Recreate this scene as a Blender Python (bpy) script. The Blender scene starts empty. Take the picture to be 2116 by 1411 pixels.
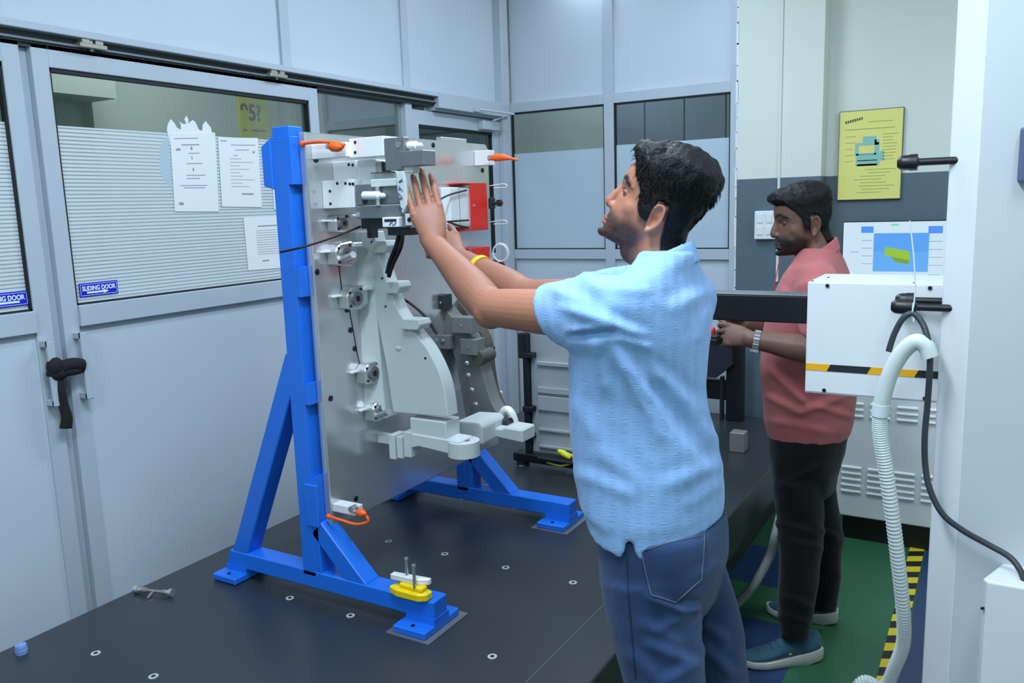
import bpy, bmesh, math, random
from mathutils import Vector as V, Matrix, noise

scene = bpy.context.scene
COL = scene.collection
R = math.radians

# ------------------------------------------------------------------ camera
F_PX = 1707.73
YAW, PITCH, ROLL = R(30.535), R(9.338), R(-1.836)
CAM = V((0, 0, 1.62))
_f = V((-math.sin(YAW) * math.cos(PITCH), math.cos(YAW) * math.cos(PITCH), -math.sin(PITCH)))
_r0 = V((math.cos(YAW), math.sin(YAW), 0))
_u0 = _r0.cross(_f)
_r = _r0 * math.cos(ROLL) + _u0 * math.sin(ROLL)
_u = -_r0 * math.sin(ROLL) + _u0 * math.cos(ROLL)
cam_data = bpy.data.cameras.new('camera')
cam_data.sensor_width = 36
cam_data.lens = F_PX / 2116 * 36
cam_data.clip_start = 0.05
cam = bpy.data.objects.new('camera', cam_data)
COL.objects.link(cam)
m = Matrix.Identity(4)
for i in range(3):
    m[i][0], m[i][1], m[i][2], m[i][3] = _r[i], _u[i], -_f[i], CAM[i]
cam.matrix_world = m
scene.camera = cam

# ------------------------------------------------------------------ world, exposure
world = bpy.data.worlds.new('world')
scene.world = world
world.use_nodes = True
world.node_tree.nodes['Background'].inputs[0].default_value = (0.55, 0.72, 0.9, 1)
world.node_tree.nodes['Background'].inputs[1].default_value = 0.25
scene.view_settings.view_transform = 'Standard'
scene.view_settings.look = 'None'
scene.view_settings.gamma = 1
scene.view_settings.use_curve_mapping = False
scene.view_settings.exposure = 0.0

# ------------------------------------------------------------------ ceiling lamps (tube panels of the room)
LAMPS = [(-0.78, 0.95, 52), (-1.35, 2.9, 27), (0.35, 1.0, 16), (-0.6, -1.3, 44), (0.9, 2.6, 42)]
CEIL = 3.05
for (lx, ly, w) in LAMPS:
    ld = bpy.data.lights.new('ceiling_tube', 'AREA')
    ld.shape = 'RECTANGLE'
    ld.size, ld.size_y = 0.3, 1.2
    ld.energy = w
    ld.color = (0.69, 0.83, 1.0)
    lo = bpy.data.objects.new('ceiling_tube', ld)
    lo.location = (lx, ly, CEIL - 0.075)
    COL.objects.link(lo)
# the corridor behind the left partition has its own dim lamp
ld = bpy.data.lights.new('corridor_tube', 'AREA')
ld.shape = 'RECTANGLE'; ld.size, ld.size_y = 0.2, 1.2; ld.energy = 13; ld.color = (0.82, 0.95, 1.0)
lo = bpy.data.objects.new('corridor_tube', ld); lo.location = (-3.3, 2.6, 2.93); COL.objects.link(lo)
ld = bpy.data.lights.new('store_tube', 'AREA')
ld.shape = 'RECTANGLE'; ld.size, ld.size_y = 0.2, 1.0; ld.energy = 11; ld.color = (0.75, 0.9, 1.0)
lo = bpy.data.objects.new('store_tube', ld); lo.location = (-1.95, 4.6, 2.93); COL.objects.link(lo)


# ------------------------------------------------------------------ helpers
def ray(x, y):
    return _f + _r * ((x - 1058) / F_PX) - _u * ((y - 705.5) / F_PX)


def at(x, y, axis, val):
    d = ray(x, y)
    i = 'xyz'.index(axis)
    return CAM + d * ((val - CAM[i]) / d[i])


def dep(x, y, t):
    return CAM + ray(x, y) * t


def lin(c):
    return tuple((v / 255 / 12.92) if v / 255 <= 0.04045 else ((v / 255 + 0.055) / 1.055) ** 2.4 for v in c)


MATS = {}


def M(name, rgb, rough=0.5, metal=0.0, noise_amt=0.0, noise_scale=8.0, bump=0.0, bump_scale=60.0, spec=0.5, emit=0.0, stretch=None, sheen=0.0):
    mt = bpy.data.materials.new(name)
    mt.use_nodes = True
    nt = mt.node_tree
    b = nt.nodes['Principled BSDF']
    c = lin(rgb) + (1,)
    b.inputs['Base Color'].default_value = c
    b.inputs['Roughness'].default_value = rough
    b.inputs['Metallic'].default_value = metal
    b.inputs['Specular IOR Level'].default_value = spec
    if sheen:
        b.inputs['Sheen Weight'].default_value = sheen
    if emit:
        b.inputs['Emission Color'].default_value = c
        b.inputs['Emission Strength'].default_value = emit
    if noise_amt or bump:
        tc = nt.nodes.new('ShaderNodeTexCoord')
        mp = nt.nodes.new('ShaderNodeMapping')
        nt.links.new(tc.outputs['Object'], mp.inputs[0])
        if stretch:
            mp.inputs['Scale'].default_value = stretch
    if noise_amt:
        n = nt.nodes.new('ShaderNodeTexNoise')
        n.inputs['Scale'].default_value = noise_scale
        n.inputs['Detail'].default_value = 5
        nt.links.new(mp.outputs[0], n.inputs['Vector'])
        mx = nt.nodes.new('ShaderNodeMix')
        mx.data_type = 'RGBA'
        mx.inputs[6].default_value = tuple(v * (1 - noise_amt) for v in c[:3]) + (1,)
        mx.inputs[7].default_value = tuple(min(1, v * (1 + noise_amt)) for v in c[:3]) + (1,)
        nt.links.new(n.outputs[0], mx.inputs[0])
        nt.links.new(mx.outputs[2], b.inputs['Base Color'])
    if bump:
        n2 = nt.nodes.new('ShaderNodeTexNoise')
        n2.inputs['Scale'].default_value = bump_scale
        n2.inputs['Detail'].default_value = 3
        nt.links.new(mp.outputs[0], n2.inputs['Vector'])
        bp = nt.nodes.new('ShaderNodeBump')
        bp.inputs['Strength'].default_value = bump
        bp.inputs['Distance'].default_value = 0.004
        nt.links.new(n2.outputs[0], bp.inputs['Height'])
        nt.links.new(bp.outputs[0], b.inputs['Normal'])
    MATS[name] = mt
    return mt


class MB:
    """collects shapes into one mesh"""

    def __init__(self):
        self.bm = bmesh.new()
        self.smooth = None

    def _bev(self, verts, bevel, seg=1):
        if bevel:
            es = list({e for v in verts for e in v.link_edges})
            bmesh.ops.bevel(self.bm, geom=es, offset=bevel, segments=seg, affect='EDGES', profile=0.6)

    def box(self, a, b, bevel=0.0, seg=1):
        x0, x1 = sorted((a[0], b[0])); y0, y1 = sorted((a[1], b[1])); z0, z1 = sorted((a[2], b[2]))
        vs = [self.bm.verts.new(p) for p in ((x0, y0, z0), (x1, y0, z0), (x1, y1, z0), (x0, y1, z0), (x0, y0, z1), (x1, y0, z1), (x1, y1, z1), (x0, y1, z1))]
        for f in ((0, 3, 2, 1), (4, 5, 6, 7), (0, 1, 5, 4), (1, 2, 6, 5), (2, 3, 7, 6), (3, 0, 4, 7)):
            self.bm.faces.new([vs[i] for i in f])
        self._bev(vs, bevel, seg)
        return self

    def prism(self, pts, axis, a, b, bevel=0.0, seg=1):
        """polygon pts (2D in the two other axes, xyz order) extruded along axis from a to b"""
        def mk(p, t):
            return {'x': (t, p[0], p[1]), 'y': (p[0], t, p[1]), 'z': (p[0], p[1], t)}[axis]
        lo = [self.bm.verts.new(mk(p, a)) for p in pts]
        hi = [self.bm.verts.new(mk(p, b)) for p in pts]
        n = len(pts)
        f1 = self.bm.faces.new(lo); f2 = self.bm.faces.new(hi[::-1])
        for i in range(n):
            self.bm.faces.new((lo[i], hi[i], hi[(i + 1) % n], lo[(i + 1) % n]))
        bmesh.ops.recalc_face_normals(self.bm, faces=list({f for v in lo + hi for f in v.link_faces}))
        self._bev(lo + hi, bevel, seg)
        return self

    def loft(self, rings, caps=True, closed=True):
        vr = [[self.bm.verts.new(p) for p in r] for r in rings]
        n = len(vr[0])
        fs = []
        for a, b in zip(vr, vr[1:]):
            for i in range(n if closed else n - 1):
                fs.append(self.bm.faces.new((a[i], a[(i + 1) % n], b[(i + 1) % n], b[i])))
        if caps:
            for r, flip in ((vr[0], True), (vr[-1], False)):
                c = self.bm.verts.new(sum((v.co for v in r), V()) / n)
                for i in range(n):
                    t = (c, r[(i + 1) % n], r[i]) if flip else (c, r[i], r[(i + 1) % n])
                    fs.append(self.bm.faces.new(t))
        if caps:
            bmesh.ops.recalc_face_normals(self.bm, faces=fs)
        return self

    def tube(self, pts, r, seg=10, caps=True, round_caps=False):
        pts = [V(p) for p in pts]
        n = len(pts)
        rs = r if isinstance(r, (list, tuple)) else [r] * n
        rs = [q if isinstance(q, (list, tuple)) else (q, q) for q in rs]
        tang = []
        for i in range(n):
            t = (pts[min(i + 1, n - 1)] - pts[max(i - 1, 0)])
            tang.append(t.normalized())
        up = V((0, 0, 1)) if abs(tang[0].z) < 0.9 else V((0, 1, 0))
        a = tang[0].cross(up).normalized()
        rings = []
        def ring(c, a, b, ra, rb):
            return [c + a * (ra * math.cos(2 * math.pi * k / seg)) + b * (rb * math.sin(2 * math.pi * k / seg)) for k in range(seg)]
        for i in range(n):
            a = (a - tang[i] * a.dot(tang[i])).normalized()
            b = a.cross(tang[i]).normalized()
            if i == 0 and round_caps:
                for q in (0.2, 0.6):
                    s = math.sqrt(1 - (1 - q) ** 2)
                    rings.append(ring(pts[0] - tang[0] * rs[0][0] * (1 - q), a, b, rs[0][0] * s, rs[0][1] * s))
            rings.append(ring(pts[i], a, b, *rs[i]))
            if i == n - 1 and round_caps:
                for q in (0.6, 0.2):
                    s = math.sqrt(1 - (1 - q) ** 2)
                    rings.append(ring(pts[i] + tang[i] * rs[i][0] * (1 - q), a, b, rs[i][0] * s, rs[i][1] * s))
        return self.loft(rings, caps)

    def cyl(self, p0, p1, r0, r1=None, seg=16):
        return self.tube([p0, p1], [r0, r1 if r1 is not None else r0], seg)

    def ell(self, c, r, rot=None, seg=16, rings=10):
        c = V(c)
        ret = bmesh.ops.create_uvsphere(self.bm, u_segments=seg, v_segments=rings, radius=1)
        mt = Matrix.Diagonal((r[0], r[1], r[2])) if not isinstance(r, (int, float)) else Matrix.Diagonal((r, r, r))
        if rot is not None:
            mt = rot.to_3x3() @ mt
        for v in ret['verts']:
            v.co = mt @ v.co + c
        return self

    def quad(self, *ps):
        self.bm.faces.new([self.bm.verts.new(p) for p in ps])
        return self

    def ngon(self, ps):
        self.bm.faces.new([self.bm.verts.new(p) for p in ps])
        return self

    def mesh(self, name):
        me = bpy.data.meshes.new(name)
        self.bm.to_mesh(me)
        self.bm.free()
        return me


WORLD = {}


def set_parent(o, p):
    o.parent = p
    o.matrix_parent_inverse = WORLD.get(p.name, Matrix.Identity(4)).inverted()


def obj(name, geo, mat, parent=None, smooth=None, label=None, cat=None, group=None, kind=None, loc=None):
    me = geo.mesh(name) if isinstance(geo, MB) else geo
    if mat is not None and not me.materials:
        for mm in (mat if isinstance(mat, (list, tuple)) else [mat]):
            me.materials.append(mm)
    if smooth is not None:
        for p in me.polygons:
            p.use_smooth = True
        if smooth < 180:
            me.set_sharp_from_angle(angle=R(smooth))
    o = bpy.data.objects.new(name, me)
    COL.objects.link(o)
    if loc is not None:
        o.location = loc
        WORLD[o.name] = Matrix.Translation(loc)
    if parent is not None:
        set_parent(o, parent)
    tag(o, label, cat, group, kind)
    return o


def tag(o, label=None, cat=None, group=None, kind=None):
    if label: o['label'] = label
    if cat: o['category'] = cat
    if group: o['group'] = group
    if kind: o['kind'] = kind
    return o


def empty(name, loc, label=None, cat=None, group=None, kind=None):
    o = bpy.data.objects.new(name, None)
    o.empty_display_size = 0.1
    o.location = loc
    COL.objects.link(o)
    WORLD[o.name] = Matrix.Translation(loc)
    return tag(o, label, cat, group, kind)


def text_mesh(body, size, mtx, mat, parent, name='lettering', extrude=0.0006, bold=0.0, align='CENTER', sx=1.0):
    cu = bpy.data.curves.new('t', 'FONT')
    cu.body = body
    cu.size = size
    cu.extrude = extrude
    cu.offset = bold
    cu.align_x = align
    cu.align_y = 'CENTER'
    tmp = bpy.data.objects.new('t', cu)
    COL.objects.link(tmp)
    bpy.context.view_layer.update()
    me = bpy.data.meshes.new_from_object(tmp.evaluated_get(bpy.context.evaluated_depsgraph_get()))
    bpy.data.objects.remove(tmp)
    me.transform(mtx @ Matrix.Diagonal((sx, 1, 1, 1)))
    me.materials.clear()
    return obj(name, me, mat, parent)


def basis(o, x, y, z):
    m = Matrix.Identity(4)
    for i in range(3):
        m[i][0], m[i][1], m[i][2], m[i][3] = x[i], y[i], z[i], o[i]
    return m


def on_x(x, y, z):   # print frame on a surface facing +X
    return basis((x, y, z), (0, 1, 0), (0, 0, 1), (1, 0, 0))


def on_y(x, y, z):   # print frame on a surface facing -Y
    return basis((x, y, z), (1, 0, 0), (0, 0, 1), (0, -1, 0))


def spline(pts, n=8):
    """Catmull-Rom through pts"""
    pts = [V(p) for p in pts]
    out = []
    for i in range(len(pts) - 1):
        p0, p1, p2, p3 = pts[max(i - 1, 0)], pts[i], pts[i + 1], pts[min(i + 2, len(pts) - 1)]
        for k in range(n):
            t = k / n
            out.append(0.5 * ((2 * p1) + (p2 - p0) * t + (2 * p0 - 5 * p1 + 4 * p2 - p3) * t * t + (3 * p1 - p0 - 3 * p2 + p3) * t ** 3))
    out.append(pts[-1])
    return out


def copy_obj(o, loc, parent):
    c = o.copy()
    COL.objects.link(c)
    c.location = loc
    WORLD[c.name] = Matrix.Translation(loc)
    set_parent(c, parent)
    return c


# ------------------------------------------------------------------ materials
PANEL = M('laminate_panel', (196, 206, 216), 0.42, noise_amt=0.04, noise_scale=3, bump=0.03, bump_scale=300)
ALU = M('grey_aluminium_section', (182, 192, 202), 0.38, 0.0, noise_amt=0.05, noise_scale=6)
TRACK = M('dark_track', (64, 70, 74), 0.5, 0.4)
RUBBER = M('black_gasket', (22, 26, 30), 0.6)
CREAM = M('cream_paint', (220, 226, 214), 0.6, noise_amt=0.03, noise_scale=2)
DADO = M('slate_dado_paint', (88, 106, 116), 0.45, noise_amt=0.04, noise_scale=3)
CORR = M('corridor_paint', (200, 206, 196), 0.7, noise_amt=0.04, noise_scale=2)
SHUT = M('grey_cladding', (150, 158, 164), 0.5)
SHUTDK = M('cladding_joint', (74, 82, 90), 0.6)
WHITE = M('white_powder_coat', (232, 234, 234), 0.32, noise_amt=0.015, noise_scale=4)
WHITE2 = M('white_cabinet_paint', (234, 238, 238), 0.4)
BLACK = M('black_plastic', (20, 21, 23), 0.4)
BLACKM = M('black_anodised', (26, 27, 29), 0.42, 0.2)
BLUE = M('blue_enamel', (28, 112, 222), 0.33, noise_amt=0.06, noise_scale=9, bump=0.05, bump_scale=120)
STEEL = M('machined_aluminium_plate', (206, 208, 210), 0.24, 0.75, noise_amt=0.10, noise_scale=5, bump=0.05, bump_scale=60, stretch=(1, 1, 0.08))
ALW = M('bright_aluminium_block', (242, 244, 246), 0.34, 0.2, noise_amt=0.03, noise_scale=20)
STDK = M('ground_steel', (132, 136, 140), 0.4, 0.6, noise_amt=0.08, noise_scale=30)
STDK2 = M('dark_tool_steel', (58, 62, 66), 0.4, 0.6)
CHROME = M('chromed_steel', (215, 215, 215), 0.25, 0.85)
SCREW = M('screw_steel', (60, 62, 66), 0.35, 0.8)
NEST = M('pale_resin_nest', (198, 206, 204), 0.5, noise_amt=0.04, noise_scale=14)
NEST2 = M('grey_resin_nest', (116, 120, 118), 0.55, noise_amt=0.06, noise_scale=14)
TRIMPART = M('grey_moulded_trim', (82, 78, 70), 0.6, noise_amt=0.12, noise_scale=25)
ORANGE = M('orange_rubber', (250, 98, 20), 0.5)
RED = M('red_enamel', (226, 34, 22), 0.38)
YELLOW = M('yellow_plastic', (240, 208, 8), 0.42)
PAPER = M('white_paper', (236, 238, 238), 0.7)
INK = M('grey_print', (150, 158, 166), 0.8)
INKD = M('dark_print', (70, 72, 80), 0.8)
SIGNB = M('sign_blue', (22, 40, 190), 0.35)
SIGNW = M('sign_white', (240, 242, 245), 0.5)
TABLE = M('dark_table_plate', (46, 50, 54), 0.34, 0.0, noise_amt=0.12, noise_scale=5, bump=0.04, bump_scale=90, spec=0.45)
TABLES = M('table_side_black', (24, 25, 27), 0.5)
FLOORG = M('green_epoxy_floor', (52, 104, 72), 0.35, noise_amt=0.10, noise_scale=4, spec=0.4)
FLOORB = M('blue_floor_paint', (40, 66, 104), 0.35, noise_amt=0.10, noise_scale=4)
TAPEY = M('tape_yellow', (232, 208, 40), 0.5)
TAPEK = M('tape_black', (34, 34, 36), 0.5)
AMBER = M('tape_amber', (246, 178, 20), 0.45)
CABLE = M('cable_grey_black', (52, 58, 64), 0.5)
WIRE = M('black_wire', (14, 14, 15), 0.5)
HOSE = M('white_corrugated_hose', (218, 224, 220), 0.45)
NYLON = M('white_nylon', (228, 234, 236), 0.5)
CEILM = M('ceiling_tile', (226, 228, 226), 0.8)
DIFF = M('lamp_diffuser', (235, 242, 250), 0.5, emit=1.5)


def glass_mat(name, tint=(0.93, 0.97, 0.97), refl=0.9):
    mt = bpy.data.materials.new(name)
    mt.use_nodes = True
    nt = mt.node_tree
    nt.nodes.clear()
    out = nt.nodes.new('ShaderNodeOutputMaterial')
    tr = nt.nodes.new('ShaderNodeBsdfTransparent'); tr.inputs[0].default_value = tint + (1,)
    gl = nt.nodes.new('ShaderNodeBsdfGlossy'); gl.inputs['Roughness'].default_value = 0.02
    fr = nt.nodes.new('ShaderNodeFresnel'); fr.inputs[0].default_value = 1.45
    mu = nt.nodes.new('ShaderNodeMath'); mu.operation = 'MULTIPLY'; mu.inputs[1].default_value = refl
    mx = nt.nodes.new('ShaderNodeMixShader')
    nt.links.new(fr.outputs[0], mu.inputs[0]); nt.links.new(mu.outputs[0], mx.inputs[0])
    nt.links.new(tr.outputs[0], mx.inputs[1]); nt.links.new(gl.outputs[0], mx.inputs[2])
    nt.links.new(mx.outputs[0], out.inputs[0])
    return mt


GLASS = glass_mat('clear_glass', refl=0.5)
ACRYL = glass_mat('clear_acrylic', (0.86, 0.91, 0.92), 1.3)


def film_mat(name, striped, rgb):
    mt = bpy.data.materials.new(name)
    mt.use_nodes = True
    nt = mt.node_tree
    nt.nodes.clear()
    out = nt.nodes.new('ShaderNodeOutputMaterial')
    b = nt.nodes.new('ShaderNodeBsdfPrincipled')
    b.inputs['Base Color'].default_value = lin(rgb) + (1,)
    b.inputs['Roughness'].default_value = 0.35
    tl = nt.nodes.new('ShaderNodeBsdfTranslucent'); tl.inputs[0].default_value = lin(rgb) + (1,)
    m1 = nt.nodes.new('ShaderNodeMixShader'); m1.inputs[0].default_value = 0.25
    nt.links.new(b.outputs[0], m1.inputs[1]); nt.links.new(tl.outputs[0], m1.inputs[2])
    tr = nt.nodes.new('ShaderNodeBsdfTransparent')
    tr.inputs[0].default_value = (0.8, 0.85, 0.88, 1)
    m2 = nt.nodes.new('ShaderNodeMixShader')
    nt.links.new(tr.outputs[0], m2.inputs[1]); nt.links.new(m1.outputs[0], m2.inputs[2])
    if striped:
        tc = nt.nodes.new('ShaderNodeTexCoord')
        sp = nt.nodes.new('ShaderNodeSeparateXYZ'); nt.links.new(tc.outputs['Object'], sp.inputs[0])
        dv = nt.nodes.new('ShaderNodeMath'); dv.operation = 'DIVIDE'; dv.inputs[1].default_value = 0.0118
        fr = nt.nodes.new('ShaderNodeMath'); fr.operation = 'FRACT'
        lt = nt.nodes.new('ShaderNodeMath'); lt.operation = 'LESS_THAN'; lt.inputs[1].default_value = 0.66
        mm = nt.nodes.new('ShaderNodeMath'); mm.operation = 'MULTIPLY_ADD'; mm.inputs[1].default_value = 0.62; mm.inputs[2].default_value = 0.33
        nt.links.new(sp.outputs[2], dv.inputs[0]); nt.links.new(dv.outputs[0], fr.inputs[0]); nt.links.new(fr.outputs[0], lt.inputs[0])
        nt.links.new(lt.outputs[0], mm.inputs[0]); nt.links.new(mm.outputs[0], m2.inputs[0])
    else:
        m2.inputs[0].default_value = 0.88
    nt.links.new(m2.outputs[0], out.inputs[0])
    return mt


FILM = film_mat('frosted_line_film', True, (236, 242, 244))
FROST = film_mat('plain_frosted_film', False, (212, 230, 240))
# ================================================================== THE ROOM
XL, YB, YF, ZT = -2.5, 4.25, 4.38, 0.55
DADO_Z = 1.713

g = MB(); g.quad((-4.6, -2.4, 0), (2.6, -2.4, 0), (2.6, 6.0, 0), (-4.6, 6.0, 0))
floor = obj('floor', g, FLOORG, kind='structure')
g = MB(); g.box((-4.6, -2.4, CEIL), (2.6, 6.0, CEIL + 0.06)); obj('ceiling', g, CEILM, kind='structure')
g = MB(); g.box((2.4, -2.4, 0), (2.5, 4.5, CEIL)); obj('wall_right', g, CREAM, kind='structure')
g = MB(); g.box((-2.6, -2.4, 0), (2.5, -2.3, CEIL)); obj('wall_front', g, CREAM, kind='structure')

for i, (lx, ly, w) in enumerate(LAMPS):
    where = ['above the near end of the dark table', 'above the far end of the dark table', 'right of the man in blue', 'behind the camera', 'beyond the white machine column'][i]
    e = empty('ceiling_light', (lx, ly, CEIL), 'white tube light housing on the ceiling ' + where, 'light', 'ceiling tube lights')
    g = MB(); g.box((lx - 0.17, ly - 0.62, CEIL - 0.06), (lx + 0.17, ly + 0.62, CEIL - 0.001), 0.006); obj('housing', g, WHITE, e)
    g = MB(); g.box((lx - 0.14, ly - 0.59, CEIL - 0.068), (lx + 0.14, ly + 0.59, CEIL - 0.06)); obj('diffuser', g, DIFF, e)

# floor paint: blue lanes and the hazard tape
g = MB()
g.box((-2.0, 2.55, 0), (-0.55, 3.05, 0.001)); g.box((-2.0, 3.35, 0), (-0.62, 3.75, 0.001))
obj('floor_marking', g, FLOORB, floor)
g = MB(); g.box((-0.21, 0.6, 0), (0.6, 4.05, 0.0012)); obj('floor_marking', g, FLOORB, floor)
tp = empty('floor_tape', (-0.24, 3.3, 0), 'yellow and black striped hazard tape on the green floor by the column', 'tape')
k = 0
yy = 2.3
while yy < 4.06:
    g = MB(); g.prism([(-0.275, yy), (-0.215, yy + 0.03), (-0.215, yy + 0.09), (-0.275, yy + 0.06)], 'z', 0.0005, 0.0022)
    obj('stripe', g, TAPEY if k % 2 == 0 else TAPEK, tp)
    yy += 0.06; k += 1

# ---------------- left partition (plane x = XL): fixed members
WL = empty('wall_left', (XL, 2.0, 0), kind='structure')


def wl(name, y0, z0, y1, z1, x0=XL - 0.05, x1=XL, mat=ALU, bevel=0.002, parent=WL):
    g = MB(); g.box((x0, y0, z0), (x1, y1, z1), bevel)
    return obj(name, g, mat, parent)


Z_LIP, Z_TRK = 2.19, 2.105
# upper laminate panels between posts
posts_up = [0.2, 1.395, 2.545, 3.335, 4.20]
for a, b in zip(posts_up, posts_up[1:]):
    wl('upper_panel', a + 0.02, Z_LIP, b - 0.02, CEIL, XL - 0.04, XL - 0.02, PANEL, 0)
wl('upper_panel', -2.3, Z_LIP, 0.18, CEIL, XL - 0.04, XL - 0.02, PANEL, 0)
for a in posts_up:
    wl('mullion', a - 0.025, Z_LIP, a + 0.025, CEIL, XL - 0.05, XL - 0.006)
# sliding track: aluminium lip, dark channel, lower runner
g = MB(); g.box((XL - 0.05, -2.3, Z_LIP - 0.022), (XL + 0.045, 3.52, Z_LIP), 0.002); obj('track_lip', g, ALU, WL)
g = MB(); g.box((XL - 0.05, -2.3, Z_TRK + 0.02), (XL + 0.012, 3.52, Z_LIP - 0.022)); g.box((XL + 0.0, -2.3, Z_TRK + 0.030), (XL + 0.022, 3.52, Z_TRK + 0.036)); obj('track_channel', g, TRACK, WL)
g = MB(); g.box((XL + 0.012, -2.3, Z_TRK + 0.036), (XL + 0.03, 3.52, Z_TRK + 0.042)); obj('track_runner', g, M('runner_grey', (120, 126, 130), 0.45, 0.3), WL)
g = MB(); g.box((XL + 0.012, 3.52, Z_TRK + 0.01), (XL + 0.045, 4.2, Z_LIP), 0.002); g.box((XL - 0.05, 3.52, Z_TRK), (XL + 0.012, 4.2, Z_LIP)); obj('head_rail', g, ALU, WL)
# posts between the doors
wl('post', 1.452, 0.0, 1.486, Z_TRK + 0.02, XL - 0.05, XL - 0.012)
wl('post', 3.30, 0.0, 3.352, Z_TRK + 0.02, XL - 0.05, XL)
wl('corner_post', 4.17, 0.0, YB, CEIL, XL - 0.05, XL + 0.03)
# fixed light beside the sliding door
wl('sill_rail', 2.60, 1.287, 3.30, 1.353, XL - 0.05, XL - 0.014)
wl('lower_panel', 2.60, 0.0, 3.30, 1.287, XL - 0.04, XL - 0.025, PANEL, 0)
wl('pane', 2.60, 1.353, 3.30, Z_TRK + 0.02, XL - 0.034, XL - 0.028, GLASS, 0)
# roller brackets on the track
for (px_, py_) in ((188, 90), (571, 151), (700, 172)):
    p = at(px_, py_, 'x', XL + 0.03)
    if px_ == 700: continue
    g = MB(); g.box((XL + 0.012, p.y - 0.045, Z_TRK + 0.036), (XL + 0.046, p.y + 0.045, Z_TRK + 0.05), 0.002)
    g.box((XL + 0.012, p.y - 0.035, Z_TRK + 0.05), (XL + 0.04, p.y - 0.01, Z_TRK + 0.066)); g.box((XL + 0.012, p.y + 0.01, Z_TRK + 0.05), (XL + 0.04, p.y + 0.035, Z_TRK + 0.066))
    g.cyl((XL + 0.03, p.y, Z_TRK + 0.03), (XL + 0.03, p.y, Z_TRK + 0.07), 0.006)
    obj('roller_bracket', g, M('bracket_zinc', (176, 172, 160), 0.4, 0.6) if 'bracket_zinc' not in MATS else MATS['bracket_zinc'], WL)


def sliding_door(n, y0, y1, st=0.05, stile_low=0.06, xface=XL + 0.012):
    d = empty('door_%d' % n, (XL, y0, 0), kind='structure')
    zt, zg, zb, zr = 2.14, 2.073, 1.353, 1.287
    def b(name, ya, za, yb, zb_, x0, x1, mat, bev=0.002):
        g = MB(); g.box((x0, ya, za), (x1, yb, zb_), bev); return obj(name, g, mat, d)
    xb = xface - 0.035
    b('stile', y0, 0.0, y0 + st, zt, xb, xface, ALU); b('stile', y1 - st, 0.0, y1, zt, xb, xface, ALU)
    b('top_rail', y0 + st, zg, y1 - st, zt, xb, xface, ALU)
    b('lock_rail', y0 + st, zr, y1 - st, zb, xb, xface + 0.012, ALU)
    b('bottom_rail', y0 + st, 0.0, y1 - st, 0.1, xb, xface, ALU)
    b('lower_panel', y0 + st, 0.1, y1 - st, zr, xb + 0.01, xface - 0.01, PANEL, 0)
    b('pane', y0 + st, zb, y1 - st, zg, xb + 0.012, xb + 0.018, GLASS, 0)
    g = MB()   # black gasket round the pane
    for (ya, za, yb, zb_) in ((y0 + st, zg - 0.012, y1 - st, zg), (y0 + st, zb, y1 - st, zb + 0.006), (y0 + st, zb, y0 + st + 0.007, zg), (y1 - st - 0.007, zb, y1 - st, zg)):
        g.box((xb + 0.008, ya, za), (xface - 0.006, yb, zb_))
    obj('gasket', g, RUBBER, d)
    g = MB(); g.box((xb + 0.0185, y0 + st + 0.007, zb + 0.006), (xb + 0.0195, y1 - st - 0.007, 1.905)); obj('striped_film', g, FILM, d)
    return d


door2 = sliding_door(2, 1.486, 2.685, 0.052)
door1 = sliding_door(1, 0.25, 1.452, 0.052)


def pull_handle(d, y, z0, z1, xf):
    g = MB()
    g.box((xf, y - 0.012, z1 - 0.02), (xf + 0.04, y + 0.012, z1), 0.002); g.box((xf, y - 0.012, z0), (xf + 0.04, y + 0.012, z0 + 0.02), 0.002)
    g.box((xf + 0.03, y - 0.012, z0), (xf + 0.042, y + 0.012, z1), 0.002)
    obj('handle', g, ALU, d)


pull_handle(door2, 1.522, 1.06, 1.272, XL + 0.012)
pull_handle(door1, 1.415, 1.06, 1.262, XL + 0.012)

# hinged door near the corner
d3 = empty('door_3', (XL, 3.352, 0), kind='structure')
def b3(name, ya, za, yb, zb_, x0=XL - 0.04, x1=XL - 0.004, mat=ALU, bev=0.002):
    g = MB(); g.box((x0, ya, za), (x1, yb, zb_), bev); return obj(name, g, mat, d3)
b3('stile', 3.356, 0, 3.406, 2.1); b3('stile', 4.10, 0, 4.165, 2.1)
b3('top_rail', 3.406, 2.03, 4.10, 2.1); b3('lock_rail', 3.406, 1.287, 4.10, 1.353); b3('lower_panel', 3.406, 0.0, 4.10, 1.287, XL - 0.03, XL - 0.015, PANEL, 0)
b3('pane', 3.406, 1.353, 4.10, 2.03, XL - 0.026, XL - 0.02, GLASS, 0)
g = MB(); g.box((XL - 0.03, 3.406, 2.016), (XL - 0.008, 4.10, 2.03)); g.box((XL - 0.03, 3.406, 1.353), (XL - 0.008, 3.412, 2.03)); g.box((XL - 0.03, 4.094, 1.353), (XL - 0.008, 4.10, 2.03)); obj('gasket', g, RUBBER, d3)
g = MB(); g.box((XL - 0.004, 3.95, 2.035), (XL + 0.035, 4.12, 2.085), 0.005); obj('door_closer', g, ALU, d3)
g = MB(); g.tube([(XL + 0.03, 4.06, 2.09), (XL + 0.14, 4.10, 2.12), (XL + 0.05, 3.86, 2.135)], 0.006, 8); g.box((XL + 0.02, 3.83, 2.12), (XL + 0.06, 3.88, 2.14)); obj('closer_arm', g, ALU, d3)

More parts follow.
